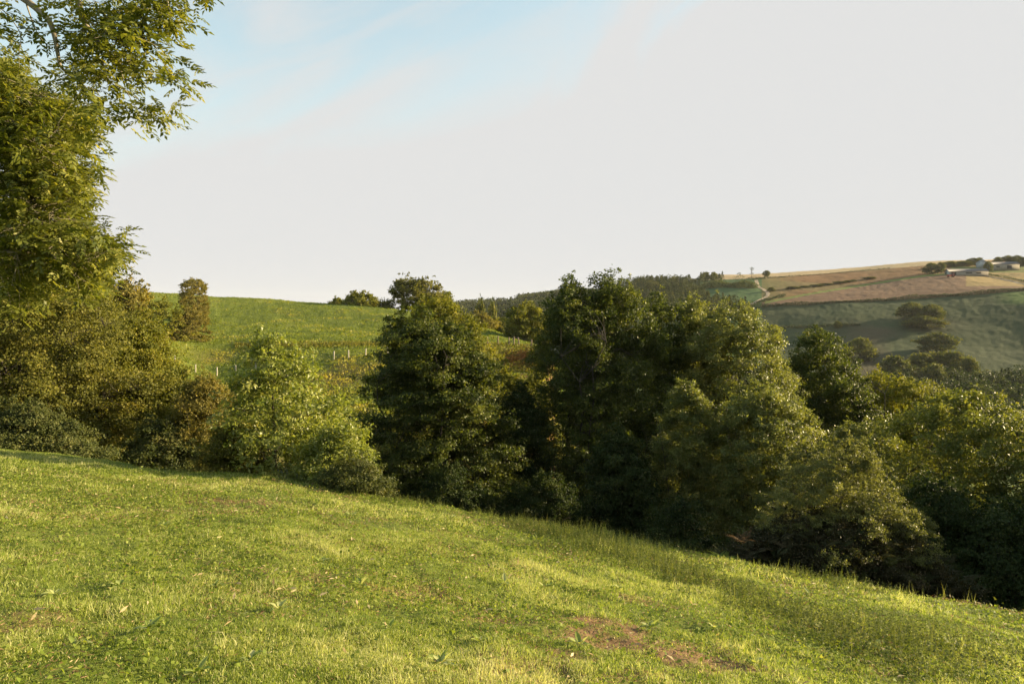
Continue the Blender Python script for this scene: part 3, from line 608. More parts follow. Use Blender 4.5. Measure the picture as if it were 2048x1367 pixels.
# ------------------------------------------------------------------ near ash tree on the left, overhanging boughs
def ash():
    rng = np.random.default_rng(5)
    D0 = 11.5; bx, by = -15.0, 11.5; bz = gz(bx, by); O = np.array((bx, by, bz))
    o = thing('ash_tree', tuple(O), 'near ash tree with feathery leaflets overhanging the top left corner', 'tree')
    B = []   # (px, py, spread px, depth, leaves)
    main = [(8, 180, 40, 14), (50, 205, 32, 11), (115, 215, 30, 9), (165, 235, 28, 9), (20, 240, 50, 18), (90, 260, 45, 16), (150, 280, 30, 9), (10, 300, 50, 16),
            (70, 330, 50, 18), (130, 340, 34, 12), (20, 380, 50, 16), (85, 400, 45, 16), (140, 395, 32, 10), (160, 350, 18, 4), (20, 450, 50, 16), (80, 465, 45, 16), (135, 450, 38, 12), (172, 455, 20, 4),
            (30, 520, 45, 13), (95, 530, 40, 12), (150, 520, 34, 12), (195, 525, 26, 9), (215, 500, 14, 4), (228, 495, 9, 3), (185, 560, 22, 6), (40, 585, 34, 7), (10, 140, 26, 7)]
    over = [(8, 20, 22, 4), (40, 95, 16, 2), (5, 55, 20, 5), (78, 68, 9, 1), (130, 10, 30, 6), (160, 40, 28, 5), (205, 20, 30, 6), (250, 10, 33, 7), (300, 12, 36, 9), (345, 15, 28, 8),
            (330, 45, 28, 7), (280, 50, 30, 8), (235, 60, 32, 7), (190, 80, 32, 7), (150, 80, 26, 5), (145, 115, 24, 5), (210, 115, 34, 8), (255, 95, 32, 8), (290, 90, 22, 5), (300, 115, 16, 3), (265, 130, 24, 5),
            (175, 150, 20, 3), (195, 175, 20, 5), (185, 200, 20, 5), (170, 165, 22, 3), (120, 160, 22, 4), (335, 148, 13, 3), (360, 155, 12, 3), (350, 150, 8, 2), (285, 205, 12, 3), (300, 215, 14, 4), (315, 222, 12, 3), (410, 2, 10, 2), (385, -25, 25, 4)]
    off = [(-140, 230, 90, 28), (-130, 400, 90, 28), (-290, 100, 140, 40), (-320, 330, 140, 40), (-230, -60, 110, 26), (-100, -260, 130, 30), (60, -300, 70, 12), (-350, -200, 150, 40), (-250, 520, 120, 26), (280, -110, 80, 14), (-450, 50, 150, 30)]
    cen, sp_, nn = [], [], []
    for lst, dd, mult in ((main, 1.5, 23), (over, 0.7, 6.2), (off, 1.8, 14)):
        for (px, py, s, n) in lst:
            for _ in range(max(1, int(n * mult / 9))):
                D = (11.8 if lst is not over else 9.6) + rng.normal(0, dd * 0.5)
                c = at(px + rng.normal(0, s * 0.5), py + rng.normal(0, s * 0.5), D); cen.append(c); sp_.append(0.10 + 0.0008 * s); nn.append(9)
    cen = np.array(cen); K = len(cen)
    # limbs
    def lim(pts, r0, r1, k=8): 
        P_ = np.array([at(*p) for p in pts]); t = np.linspace(0, 1, len(P_)); tt = np.linspace(0, 1, len(P_) * 4)
        Q = np.stack([pchip(t, P_[:, i], tt) for i in range(3)], 1); return (Q, np.linspace(r0, r1, len(Q)), k)
    ctr = lambda px, py, D: (px, py, D)
    paths = []
    crown_top = np.array((-12.0, 11.5, 11.5))
    t = np.linspace(0, 1, 12)[:, None]; T = O * (1 - t) + crown_top * t; T[1:-1, :2] += rng.normal(0, 0.12, (10, 2)); T[0, 2] -= 0.3
    paths.append((T, 0.30 * (1 - 0.85 * t[:, 0]), 12))
    L1 = [lim([(-420, 120, 11.6), (-250, -60, 11), (-60, -60, 10.2), (45, -4, 9.8), (78, 22, 9.7), (101, 47, 9.6), (112, 85, 9.6), (120, 130, 9.6), (138, 150, 9.7), (170, 172, 9.7)], 0.075, 0.006),
          lim([(101, 47, 9.6), (135, 63, 9.5), (170, 62, 9.4)], 0.014, 0.004),
          lim([(-300, -120, 11), (-60, -200, 10.4), (90, -110, 9.9), (150, -20, 9.6), (168, 42, 9.6), (188, 72, 9.6), (212, 100, 9.6), (240, 125, 9.6)], 0.07, 0.006),
          lim([(168, 42, 9.6), (205, 52, 9.5), (235, 50, 9.4), (285, 70, 9.4)], 0.014, 0.004),
          lim([(188, 72, 9.6), (205, 115, 9.5), (208, 140, 9.5), (225, 168, 9.5), (250, 180, 9.5), (270, 212, 9.5), (285, 222, 9.5)], 0.012, 0.003),
          lim([(240, 125, 9.6), (250, 160, 9.5), (275, 155, 9.5), (322, 156, 9.4), (350, 150, 9.4)], 0.010, 0.003),
          lim([(150, 80, 9.6), (158, 120, 9.7), (168, 158, 9.7)], 0.006, 0.003), lim([(52, 5, 9.8), (62, 35, 9.8), (78, 72, 9.8), (105, 100, 9.8)], 0.012, 0.003),
          lim([(-60, -200, 10.4), (120, -230, 9.8), (260, -120, 9.4), (330, -20, 9.3), (340, 30, 9.3)], 0.05, 0.005), lim([(330, -20, 9.3), (390, -20, 9.3), (412, 3, 9.3)], 0.008, 0.003),
          lim([(-20, 0, 9.8), (20, 35, 9.8), (42, 75, 9.8), (38, 110, 9.8)], 0.01, 0.003)]
    pale = [lim([(-60, 200, 11.6), (0, 200, 11), (30, 192, 10.9), (55, 176, 10.8)], 0.02, 0.008), lim([(30, 192, 10.9), (10, 170, 10.8)], 0.008, 0.004), lim([(20, 235, 11), (60, 280, 10.8), (95, 298, 10.7), (118, 320, 10.6), (130, 340, 10.6)], 0.014, 0.004), lim([(88, 298, 10.7), (98, 275, 10.7)], 0.006, 0.003),
            lim([(-60, 480, 11.4), (20, 470, 10.8), (58, 455, 10.7), (80, 430, 10.6), (100, 424, 10.6)], 0.018, 0.005), lim([(-40, 500, 11), (30, 505, 10.7), (70, 470, 10.7), (95, 495, 10.7), (130, 530, 10.6), (190, 515, 10.5)], 0.014, 0.004),
            lim([(-60, 350, 11.4), (30, 400, 10.9), (75, 440, 10.8), (60, 452, 10.8)], 0.014, 0.004)]
    limbs = [T] + [p[0] for p in L1 + pale]; LR = [paths[0][1]] + [p[1] for p in L1 + pale]
    for (px, py, D) in ((-260, 100, 11.6), (-300, 330, 11.8), (-100, 250, 11.8), (-100, 420, 11.8), (20, 300, 11.8), (20, 480, 11.8), (60, 200, 11.8), (-350, -200, 11.5), (100, 400, 11.8)):
        tg = at(px, py, D); i = int(np.clip(np.searchsorted(T[:, 2], tg[2] - 2.0), 2, 10))
        Q = curve(T[i], tg, 8, 0.10, 0.12, rng); ra = np.linspace(0.07, 0.012, 8); paths.append((Q, ra, 6)); limbs.append(Q); LR.append(ra)
    AP = np.vstack(limbs); AR = np.concatenate(LR)
    for k in range(K):
        d = ((AP - cen[k]) ** 2).sum(1) + np.where(AR > 0.09, 3.0, 0); i = int(np.argmin(d))
        Q = curve(AP[i], cen[k], 5, 0.04, 0.10, rng); paths.append((Q, np.linspace(min(AR[i] * .6, 0.008) + 0.001, 0.0018, 5), 4))
    Vt, Ft = tubes(paths + L1 + pale); mesh_obj('trunk', Vt - O, [Ft], BARK_PALE, o, smooth=True)
    # compound leaves
    ci = np.repeat(np.arange(K), nn); n = len(ci)
    c0 = cen[ci] + rng.normal(0, 1, (n, 3)) * np.array(sp_)[ci][:, None] * 1.0
    aa = rng.normal(0, 1, (n, 3)); aa[:, 2] = -0.08 + 0.45 * aa[:, 2]; aa = nrm(aa)
    up = nrm(np.array((0, 0, 1.0)) + rng.normal(0, 0.3, (n, 3))); side = nrm(np.cross(aa, up)); up = np.cross(side, aa)
    Lr = rng.uniform(0.17, 0.30, n)
    C, A, U, ln, wd = [], [], [], [], []
    for tpos, s in ((0.28, 1), (0.28, -1), (0.5, 1), (0.5, -1), (0.7, 1), (0.7, -1), (0.88, 1), (0.88, -1), (1.0, 0)):
        base = c0 + aa * (Lr * tpos)[:, None] - np.array((0, 0, 1.0)) * (0.22 * Lr * tpos ** 2)[:, None]
        dirn = nrm(aa * (0.75 if s else 1) + side * s * 0.8 + rng.normal(0, 0.14, (n, 3)) - np.array((0, 0, .12)))
        C.append(base); A.append(dirn); U.append(nrm(up + rng.normal(0, 0.25, (n, 3)))); ln.append(Lr * rng.uniform(0.32, 0.42, n)); wd.append(Lr * rng.uniform(0.145, 0.19, n))
    C.append(c0); A.append(nrm(aa - np.array((0, 0, .12)))); U.append(up); ln.append(Lr); wd.append(np.full(n, 0.004))
    V, Fq = kites(np.vstack(C), np.vstack(A), np.vstack(U), np.concatenate(ln), np.concatenate(wd), 0.12)
    ct = rng.normal(0, 0.15, K)[ci]; tone = np.clip(0.45 + np.tile(ct, 10) + rng.normal(0, 0.16, n * 10), 0, 1)
    mesh_obj('crown', V - O, [Fq], LM['ash'], o, tone=tone)
ash()

# ------------------------------------------------------------------ bracken
def fronds(base, dirn, length, rng, pairs=13):
    n = len(base); h = nrm(dirn * np.array((1, 1, 0)) + 1e-4); sd_ = nrm(np.cross(h, np.array((0, 0, 1.0))))
    C, A, U, ln, wd, fi = [], [], [], [], [], []
    rise = rng.uniform(0.35, 0.75, n)[:, None]
    f = lambda t: base + length[:, None] * (h * (0.45 * t + 0.3 * t * t) + np.array((0, 0, 1.0)) * (rise * (t * 1.15 - 0.6 * t * t)))
    for j in range(pairs):
        t = 0.22 + 0.78 * j / pairs; p = f(t); tg = nrm(f(t + 0.03) - p); l = length * 0.27 * (1 - (j / pairs)) ** 0.8 * min(1, 0.5 + j / 4)
        for s in (1, -1):
            C.append(p); A.append(nrm(tg * 0.45 + sd_ * s - np.array((0, 0, 0.15)))); U.append(np.cross(sd_, tg)); ln.append(l); wd.append(l * 0.27); fi.append(np.arange(n))
    C.append(f(0.0)); A.append(nrm(f(0.5) - f(0))); U.append(sd_ * 1.0); ln.append(np.linalg.norm(f(0.5) - f(0), axis=1)); wd.append(np.full(n, .009)); fi.append(np.arange(n))
    C.append(f(0.5)); A.append(nrm(f(1.) - f(.5))); U.append(sd_ * 1.0); ln.append(np.linalg.norm(f(1.) - f(.5), axis=1)); wd.append(np.full(n, .006)); fi.append(np.arange(n))
    V, Fq = kites(np.vstack(C), np.vstack(A), np.vstack(U), np.concatenate(ln), np.concatenate(wd), 0.1)
    return V, Fq, np.concatenate(fi)
def bracken():
    rng = np.random.default_rng(9); n = 420
    px = rng.uniform(1440, 1945, n); top = np.interp(px, [1440, 1500, 1560, 1650, 1750, 1830, 1900, 1945], [1100, 1066, 1045, 1035, 1040, 1060, 1100, 1165])
    bot = np.interp(px, [1440, 1945], [1128, 1215]); D = rng.uniform(13.9, 15.6, n); u = (px - 1024) / F
    py = top + (bot - top) * (0.08 + 0.92 * rng.random(n))
    x = u * D; z = np.maximum(EYE + (HZ - py) / F * D, ground_z(x, D)); b = np.stack((x, D, z), 1)
    z = np.maximum(z - 0.25, ground_z(x, D)); b[:, 2] = z
    d = rng.normal(0, 1, (n, 3)) + np.array((0.1, -0.35, 0))
    V, Fq, fi = fronds(b, d, rng.uniform(0.35, 0.75, n), rng)
    tn = np.clip(rng.normal(0.25, 0.18, n), 0, .6); tn = np.where((px > 1700) & (rng.random(n) < 0.35), 0.05, tn)
    o = mesh_obj('bracken', V, [Fq], LM['bracken'], None, tone=np.clip(tn[fi] + rng.normal(0, .06, len(fi)), 0, 1)); tag(o, 'bank of brown and green bracken fronds under the fine twigged bush', 'bracken', kind='stuff')
    # a few fresh ferns on the brow
    fl = [(1225, 1080, 'small green fern clump on the brow below the tall group'), (1445, 1112, 'green fern with arching fronds on the brow left of the bracken bank'), (1485, 1062, 'yellow orange fern tip catching the sun at the left top of the bracken bank'), (1900, 1160, 'green fern at the right foot of the bracken bank')]
    for i, (px_, py_, lab) in enumerate(fl):
        D_ = float(np.interp(px_, [1225, 1445, 1900], [15, 13.6, 12.4])) + 0.2; x_ = (px_ - 1024) / F * D_; zb = gz(x_, D_)
        if i == 2: zb = EYE + (HZ - py_ - 25) / F * D_
        m = 9; bb = np.tile(np.array((x_, D_, zb)), (m, 1)); dd = np.array([(math.cos(a), math.sin(a) - .2, 0) for a in rng.uniform(0, 6.28, m)])
        V, Fq, fi = fronds(bb, dd, rng.uniform(0.35, 0.6, m), rng, 10)
        oo = mesh_obj('fern', V - bb[0], [Fq], LM['bracken'] if i == 2 else LM['weed'], None, tone=np.full(len(fi), 0.62 if i == 2 else 0.35)); oo.location = bb[0]; tag(oo, lab, 'fern')
    # russet bracken patch on the far bank
    n = 700; px = rng.normal(1052, 24, n); py = rng.normal(716, 12, n); D = 84 + rng.normal(0, 2.5, n); x = (px - 1024) / F * D
    z = np.maximum(ground_z(x, D), EYE + (HZ - py) / F * D - 0.6); z = np.minimum(z, ground_z(x, D) + 1.2)
    V, Fq, fi = fronds(np.stack((x, D, z), 1), rng.normal(0, 1, (n, 3)) + np.array((0.3, -0.6, 0)), rng.uniform(0.9, 1.5, n), rng, 6)
    tag(mesh_obj('bracken', V, [Fq], LM['bracken'], None, tone=np.clip(rng.normal(0.7, .2, n)[fi], 0, 1)), 'russet bracken patch on the bank under the fence corner', 'bracken', kind='stuff')
bracken()

# ------------------------------------------------------------------ grass, weeds, litter
def wedge(n, r0, r1, half=R(43), rng=RNG):
    th = rng.uniform(-half, half, n); r = np.sqrt(rng.uniform(r0 * r0, r1 * r1, n)); return r * np.sin(th), r * np.cos(th), th, r
def in_meadow(x, y, f=1.05):
    th = np.arctan2(x, y); return np.hypot(x, y) < np.interp(th, e_th, e_r) * f
def grass():
    rng = np.random.default_rng(2)
    Vs, F4, F3, tn, off = [], [], [], [], 0
    for (n, r0, r1, h0, w0, f, two) in ((330000, 1.9, 6.0, 0.048, 0.0048, 1, True), (440000, 6.0, 12.0, 0.062, 0.0085, 1, False), (420000, 12.0, 27.0, 0.072, 0.015, 1.03, False)):
        x, y, th, r = wedge(n, r0, r1, rng=rng)
        dn = fnoise(x + 5, y + 3, 1.6, 3); keep = in_meadow(x, y, f) & (rng.random(n) > soil_mask(x, y) * 0.88) & (rng.random(n) < 0.7 + 1.0 * np.clip(dn - 0.25, 0, 1))
        x, y, dn = x[keep], y[keep], dn[keep]; n = len(x); z = ground_z(x, y) - 0.004
        cl = fnoise(x + 31, y - 12, 0.7, 4); cl2 = fnoise(x - 8, y + 40, 3.2, 2)
        h = h0 * rng.uniform(0.45, 1.3, n) * (0.5 + 1.0 * np.clip((cl - 0.3) * 2.4, 0, 1)) * (0.4 + 1.25 * np.clip((cl2 - .15) * 1.5, 0, 1))
        long_ = rng.random(n) < 0.02; h = np.where(long_, h * 1.9, h)
        w = w0 * rng.uniform(0.6, 1.3, n)
        az = rng.uniform(0, 2 * math.pi, n); lean = rng.uniform(0.15, 1.15, n); d = np.stack((np.cos(az), np.sin(az), np.zeros(n)), 1)
        fa = rng.uniform(0, 2 * math.pi, n); s = np.stack((np.cos(fa), np.sin(fa), np.zeros(n)), 1) * (w * 0.5)[:, None]
        b = np.stack((x, y, z), 1); up = np.array((0, 0, 1.0))
        m = b + d * (h * lean * 0.3)[:, None] + up * (h * 0.62)[:, None]; tip = b + d * (h * lean)[:, None] + up * (h * (1.05 - 0.35 * lean))[:, None]
        if two:
            V = np.stack((b - s, b + s, m + s * .8, m - s * .8, tip), 1).reshape(-1, 3); k = np.arange(n)[:, None] * 5 + off
            F4.append(k + np.array([[0, 1, 2, 3]])); F3.append(k + np.array([[3, 2, 4]])); 
            t = np.clip(0.36 + 1.3 * (cl - 0.45) + 0.5 * (cl2 - 0.4) + rng.normal(0, 0.16, n) + np.where(rng.random(n) < 0.12, 0.5, 0), 0, 1); tn.append(('q', t)); off += 5 * n
        else:
            V = np.stack((b - s, b + s, tip), 1).reshape(-1, 3); k = np.arange(n)[:, None] * 3 + off
            F3.append(k + np.array([[0, 1, 2]])); t = np.clip(0.42 + 1.1 * (cl - 0.45) + 0.5 * (cl2 - 0.4) + rng.normal(0, 0.16, n) + np.where(rng.random(n) < 0.12, 0.45, 0), 0, 1); tn.append(('t', t)); off += 3 * n
        Vs.append(V)
    tq = tn[0][1]; tone = np.concatenate([tq, tq] + [q[1] for q in tn[1:]])
    o = mesh_obj('grass', np.vstack(Vs), [np.vstack(F4), np.vstack(F3)], LM['grass'], None, tone=tone); tag(o, 'short sunlit pasture grass covering the foreground meadow', 'grass', kind='stuff')
    # clover and small broad leaves low in the sward
    n = 260000; x, y, th, r = wedge(n, 1.9, 21, rng=rng); cl = fnoise(x - 60, y + 22, 0.8, 3)
    keep = in_meadow(x, y, 1.02) & (rng.random(n) < 0.6 * np.clip((cl - 0.32) * 4, 0.12, 1)) ; x, y = x[keep], y[keep]; n = len(x); r = np.hypot(x, y)
    c = np.stack((x, y, ground_z(x, y) + rng.uniform(0.02, 0.06, n)), 1); l = rng.uniform(0.014, 0.036, n) * (1 + r * 0.05)
    V, Fq = kites(c, rng.normal(0, 1, (n, 3)) * np.array((1, 1, .35)), np.array((0, 0, 1.0)) + rng.normal(0, .4, (n, 3)), l, l * 0.75)
    tag(mesh_obj('clover', V, [Fq], LM['weed'], None, tone=np.clip(rng.normal(.45, .2, n), 0, 1)), 'clover and small broad leaves scattered low in the meadow grass', 'clover', kind='stuff')
    # litter: dead grass and curled pale leaves
    n = 170000; x, y, th, r = wedge(n, 1.9, 19, rng=rng); s_ = soil_mask(x, y); keep = in_meadow(x, y, 1) & (rng.random(n) < 0.12 + 0.5 * np.clip((fnoise(x, y + 7, 1.1, 4) - .45) * 5, 0, 1) + s_ * 0.8); x, y, s_ = x[keep], y[keep], s_[keep]; n = len(x); r = np.hypot(x, y)
    big = rng.random(n) < 0.03
    c = np.stack((x, y, ground_z(x, y) + rng.uniform(0.01, 0.06, n) * (1 - .7 * s_) + big * 0.02), 1); l = np.where(big, rng.uniform(.035, .10, n), rng.uniform(0.02, 0.06, n)); w = np.where(big, l * 0.26, 0.004 + 0.0006 * r)
    V, Fq = kites(c, rng.normal(0, 1, (n, 3)) * np.array((1, 1, .3)), np.array((0, 0, 1.0)) + rng.normal(0, .6, (n, 3)), l, w, 0.12)
    tag(mesh_obj('leaf_litter', V, [Fq], LM['straw'], None, tone=np.where(big, rng.uniform(.6, 1, n), np.clip(rng.normal(0.3, .25, n), 0, 1))), 'dry stalks and pale curled dead leaves lying in the meadow', 'litter', kind='stuff')
def herb(x, y, h, rng, nl, ls):
    """small upright leafy stems: returns kites"""
    n = len(x); b = np.stack((x, y, ground_z(x, y)), 1); lean = rng.normal(0, 0.22, (n, 3)); lean[:, 2] = 0; axis = nrm(np.array((0, 0, 1.0)) + lean)
    idx = np.repeat(np.arange(n), nl); t = np.tile(np.linspace(0.15, 1.0, nl), n) + rng.normal(0, 0.03, n * nl)
    c = b[idx] + axis[idx] * (h[idx] * t)[:, None]; az = rng.uniform(0, 6.283, n * nl)
    A = np.stack((np.cos(az), np.sin(az), rng.uniform(-.2, .7, n * nl)), 1); l = ls[idx] * (1.25 - 0.75 * t) * rng.uniform(.6, 1.2, n * nl)
    V, Fq = kites(c, A, np.array((0, 0, 1.0)) + rng.normal(0, .35, (n * nl, 3)), l, l * 0.5)
    V2, F2 = kites(b, axis, nrm(rng.normal(0, 1, (n, 3))), h, np.full(n, 0.003) + 0.0002 * np.hypot(x, y), 0)
    return np.vstack((V, V2)), np.vstack((Fq, F2 + len(V))), np.concatenate((idx, np.arange(n)))
def weeds():
    rng = np.random.default_rng(4)
    # nettle and mint band that runs down the right part of the meadow
    n = 9000; px = rng.uniform(1040, 1560, n); off = rng.normal(0, 1, n)
    x, y, th, r = wedge(90000, 5, 22, rng=rng); px = 1024 + F * x / y; Re = np.interp(th, e_th, e_r); q = r / Re
    band = np.exp(-((q - np.interp(px, [1000, 1250, 1450, 1700], [0.93, 0.86, 0.76, 0.62])) / 0.10) ** 2) * (px > 1020) * np.clip((2100 - px) / 300, 0, 1)
    edge = np.exp(-((q - 0.985) / 0.035) ** 2) * 0.75
    cl = fnoise(x, y, 0.5, 3); keep = (rng.random(len(x)) < np.maximum(band * np.clip((cl - .26) * 6, 0, 1), edge * np.clip((cl - 0.33) * 4, 0, 1)) * 1.0) & (q < 1.06)
    x, y, edge = x[keep], y[keep], edge[keep]; n = len(x); h = rng.uniform(0.10, 0.34, n) * np.clip(cl[keep] * 2, .6, 1.4) * np.where(edge > 0.35, 0.6, 1.0)
    V, Fq, ix = herb(x, y, h, rng, 10, np.full(n, 0.042))
    tn = np.clip(rng.normal(0.3, .2, n), 0, 1)
    tag(mesh_obj('nettles', V, [Fq], LM['nettle'], None, tone=np.clip(tn[ix] + rng.normal(0, .12, len(ix)), 0, 1)), 'low nettles and mint growing in a band along the meadow brow', 'weeds', kind='stuff')
    # taller stalks standing along the brow
    n = 260; th = rng.uniform(-0.72, 0.60, n); cl = vnoise(th * 40, th * 0, 0.35); keep = rng.random(n) < np.clip((cl - 0.35) * 3, 0, 1); th = th[keep]; n = len(th)
    r = np.interp(th, e_th, e_r) * rng.uniform(0.975, 1.03, n); x = r * np.sin(th); y = r * np.cos(th); h = rng.uniform(0.12, 0.32, n)
    V, Fq, ix = herb(x, y, h, rng, 12, np.full(n, 0.02)); tag(mesh_obj('weed_stalks', V, [Fq], LM['nettle'], None, tone=np.clip(rng.normal(.75, .25, len(ix)), 0, 1)), 'dry seeding weed stalks standing along the meadow brow', 'weeds', kind='stuff')
    # dark shaded grass bank and undergrowth behind the brow, scrub on the gully floor
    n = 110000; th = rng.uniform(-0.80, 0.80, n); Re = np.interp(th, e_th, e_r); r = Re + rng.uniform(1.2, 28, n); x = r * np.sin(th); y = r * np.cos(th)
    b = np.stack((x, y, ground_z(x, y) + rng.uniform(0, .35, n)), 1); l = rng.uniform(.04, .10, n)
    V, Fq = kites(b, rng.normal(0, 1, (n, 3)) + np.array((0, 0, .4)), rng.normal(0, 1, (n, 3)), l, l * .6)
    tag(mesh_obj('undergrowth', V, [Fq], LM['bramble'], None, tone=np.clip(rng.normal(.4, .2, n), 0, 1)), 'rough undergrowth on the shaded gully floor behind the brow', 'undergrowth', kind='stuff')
    # dock plants: countable rosettes in the meadow
    spots = [(560, 1230), (880, 1330, ), (960, 1290), (1430, 1265), (1300, 1260), (640, 1130), (720, 1180), (300, 1270), (150, 1290), (395, 1345), (1620, 1180), (1160, 1290), (330, 1060), (860, 1120),
             (905, 1045), (1010, 1170), (1090, 1175), (500, 1330), (110, 1190), (1240, 1180), (700, 1040), (1510, 1330), (1750, 1300), (1650, 1255), (240, 1180), (1900, 1290), (430, 1180), (780, 1270)]
    proto = None
    for i, s in enumerate(spots):
        px_, py_ = s[0], s[1]; w = (py_ - HZ) / F; u = (px_ - 1024) / F; D = 1.6 / max(w + PL[0] * u + PL[1], 0.02); D = min(D, 15); x_ = u * D; z_ = gz(x_, D)
        if i % 7 == 0 or proto is None or True:
            m = int(rng.integers(8, 14)); az = rng.uniform(0, 6.283, m); A = np.stack((np.cos(az), np.sin(az), rng.uniform(.25, 1.2, m)), 1); l = rng.uniform(.05, .11, m) * (1 + 0.03 * D)
            stem = nrm(A) * 0.02
            # two piece leaves with a midrib fold
            Vl, Fl = [], []
            for k in range(m):
                a = nrm(A[k]); b_ = nrm(np.cross(a, (0, 0, 1.0))); nn_ = np.cross(b_, a); L_ = l[k]; W = L_ * rng.uniform(.3, .42); cur = rng.uniform(.1, .5)
                ts = np.linspace(0, 1, 6); wv = W * np.array((0.12, .42, .5, .42, .25, 0.0)); mid_ = stem[k] + a * (ts * L_)[:, None] - np.array((0, 0, 1.0)) * (cur * L_ * ts ** 2)[:, None]
                o0 = len(Vl) * 0 + sum(len(v) for v in Vl)
                Vl.append(np.vstack((mid_, mid_ + b_ * wv[:, None] + nn_ * wv[:, None] * .35, mid_ - b_ * wv[:, None] + nn_ * wv[:, None] * .35)))
                for q in range(5): Fl += [(o0 + q, o0 + q + 1, o0 + 7 + q, o0 + 6 + q), (o0 + q + 1, o0 + q, o0 + 12 + q, o0 + 13 + q)]
            Vl = np.vstack(Vl)
            me = mesh_obj('dock_plant', Vl, [np.array(Fl)], LM['dock'], None, tone=np.repeat(rng.uniform(.2, 1, m), 10), smooth=True); proto = me
        proto.location = (x_, D, z_ + 0.02)
        tag(proto, 'small broad leaved dock plant growing in the foreground grass', 'weed', 'dock plants in the meadow')
grass(); weeds()
def hill_tufts():
    rng = np.random.default_rng(12); n = 190000
    px = rng.uniform(180, 1150, n); D = 55 * (210 / 55) ** rng.random(n); x = (px - 1024) / F * D; y = D; z = ground_z(x, y)
    cl = fnoise(x, y, 0.35, 4); h = rng.uniform(.08, .26, n) * (0.5 + cl) ; b = np.stack((x, y, z - .02), 1)
    V, Fq = kites(b, rng.normal(0, .55, (n, 3)) + np.array((0, 0, .8)), rng.normal(0, 1, (n, 3)), h, h * 0.8)
    py = HZ - F * (z - EYE) / y
    low = np.clip((py - 692) / 30, 0, 1) * np.clip((fnoise(x + 9, y + 30, 0.09, 3) - .4) * 5, 0, 1)
    tone = np.clip(0.40 + (cl - .47) * 1.4 + low * 0.5 + rng.normal(0, .14, n), 0, 1)
    tag(mesh_obj('pasture', V, [Fq], LM['hillgrass'], None, tone=tone), 'tufted pasture grass on the hillside across the gully', 'grass', kind='stuff')
    # rough bank of longer russet growth across the pasture and under the fence corner
    n = 14000; px = np.concatenate((rng.uniform(470, 790, n // 2), rng.uniform(930, 1090, n // 2)))
    pyt = np.where(px < 800, np.interp(px, [480, 620, 790], [685, 691, 690]) + rng.normal(0, 3.5, n), np.interp(px, [930, 1090], [695, 700]) + rng.uniform(-8, 45, n))
    D = np.where(px < 800, np.interp(pyt, [680, 700], [108, 101]), np.interp(pyt, [675, 694, 745], [104, 94, 78])); x = (px - 1024) / F * D; h = rng.uniform(.12, .42, n)
    V, Fq = kites(np.stack((x, D, ground_z(x, D) - .05), 1), rng.normal(0, .4, (n, 3)) + np.array((0, 0, .9)), rng.normal(0, 1, (n, 3)), h, h * .5)
    tag(mesh_obj('rough_growth', V, [Fq], LM['hazel'], None, tone=np.clip(rng.normal(.5, .25, n), 0, 1)), 'rough russet growth on the banks of the hill pasture', 'undergrowth', kind='stuff')
hill_tufts()

# ------------------------------------------------------------------ fences on the hill
WOODP = plain_mat('weathered_post', (0.46, 0.42, 0.33), 0.8, (0.28, 0.25, 0.19), 9)
WOODD = plain_mat('dark_post', (0.20, 0.15, 0.10), 0.85, (0.11, 0.08, 0.055), 9)
WIRE = plain_mat('wire', (0.25, 0.25, 0.24), 0.5, (0.2, 0.2, 0.2), 9, metallic=0.6)
def fence(posts, label, hgt, r, mat, extra=None, leans=None):
    P_ = [np.array(((px - 1024) / F * D, D, 0.0)) for px, D in posts]
    for p in P_: p[2] = gz(p[0], p[1])
    o = thing('fence', tuple(P_[0]), label, 'fence'); O = P_[0]
    tops = []
    for i, p in enumerate(P_):
        ln = (leans[i] if leans else random.uniform(-.05, .05)); top = p + np.array((ln, 0, hgt * random.uniform(.94, 1.06))); tops.append((p, top))
        V, Fq = tubes([(np.array([p - (0, 0, .3), (p + top) / 2, top, top + (0, 0, .015)]), [r, r, r * .95, r * .3], 7)]); mesh_obj('post', V - O, [Fq], mat, o, smooth=False)
    w = []
    for k in (.3, .55, .8, .95):
        for a, b in zip(tops[:-1], tops[1:]):
            s = a[0] + (a[1] - a[0]) * k; e = b[0] + (b[1] - b[0]) * k; m = (s + e) / 2 - (0, 0, .03); w.append((np.array([s, m, e]), [.006] * 3, 3))
    V, Fq = tubes(w); mesh_obj('wire', V - O, [Fq], WIRE, o)
    if extra:
        for a, b, k0, k1 in extra:
            s = tops[a][0] + (tops[a][1] - tops[a][0]) * k0; e = tops[b][0] + (tops[b][1] - tops[b][0]) * k1
            V, Fq = tubes([(np.array([s, e]), [.05, .05], 6)]); mesh_obj('brace', V - O, [Fq], mat, o)
fence([(350, 90), (391, 90), (434, 90), (472, 90), (512, 90.5), (550, 91), (588, 91), (627, 91), (668, 91.5), (697, 92), (731, 92), (775, 92), (820, 92)], 'long wire fence with pale wooden posts crossing the lower hill pasture', 1.15, 0.085, WOODP)
fence([(975, 95), (996, 95), (1018, 95), (1028, 95), (1039, 94.5), (1063, 93), (1085, 91)], 'short wire fence with a braced corner post above the russet bank', 1.1, 0.09, WOODD, extra=[(2, 3, .15, .8)], leans=[0, 0, 0, 0, -.22, 0, 0])

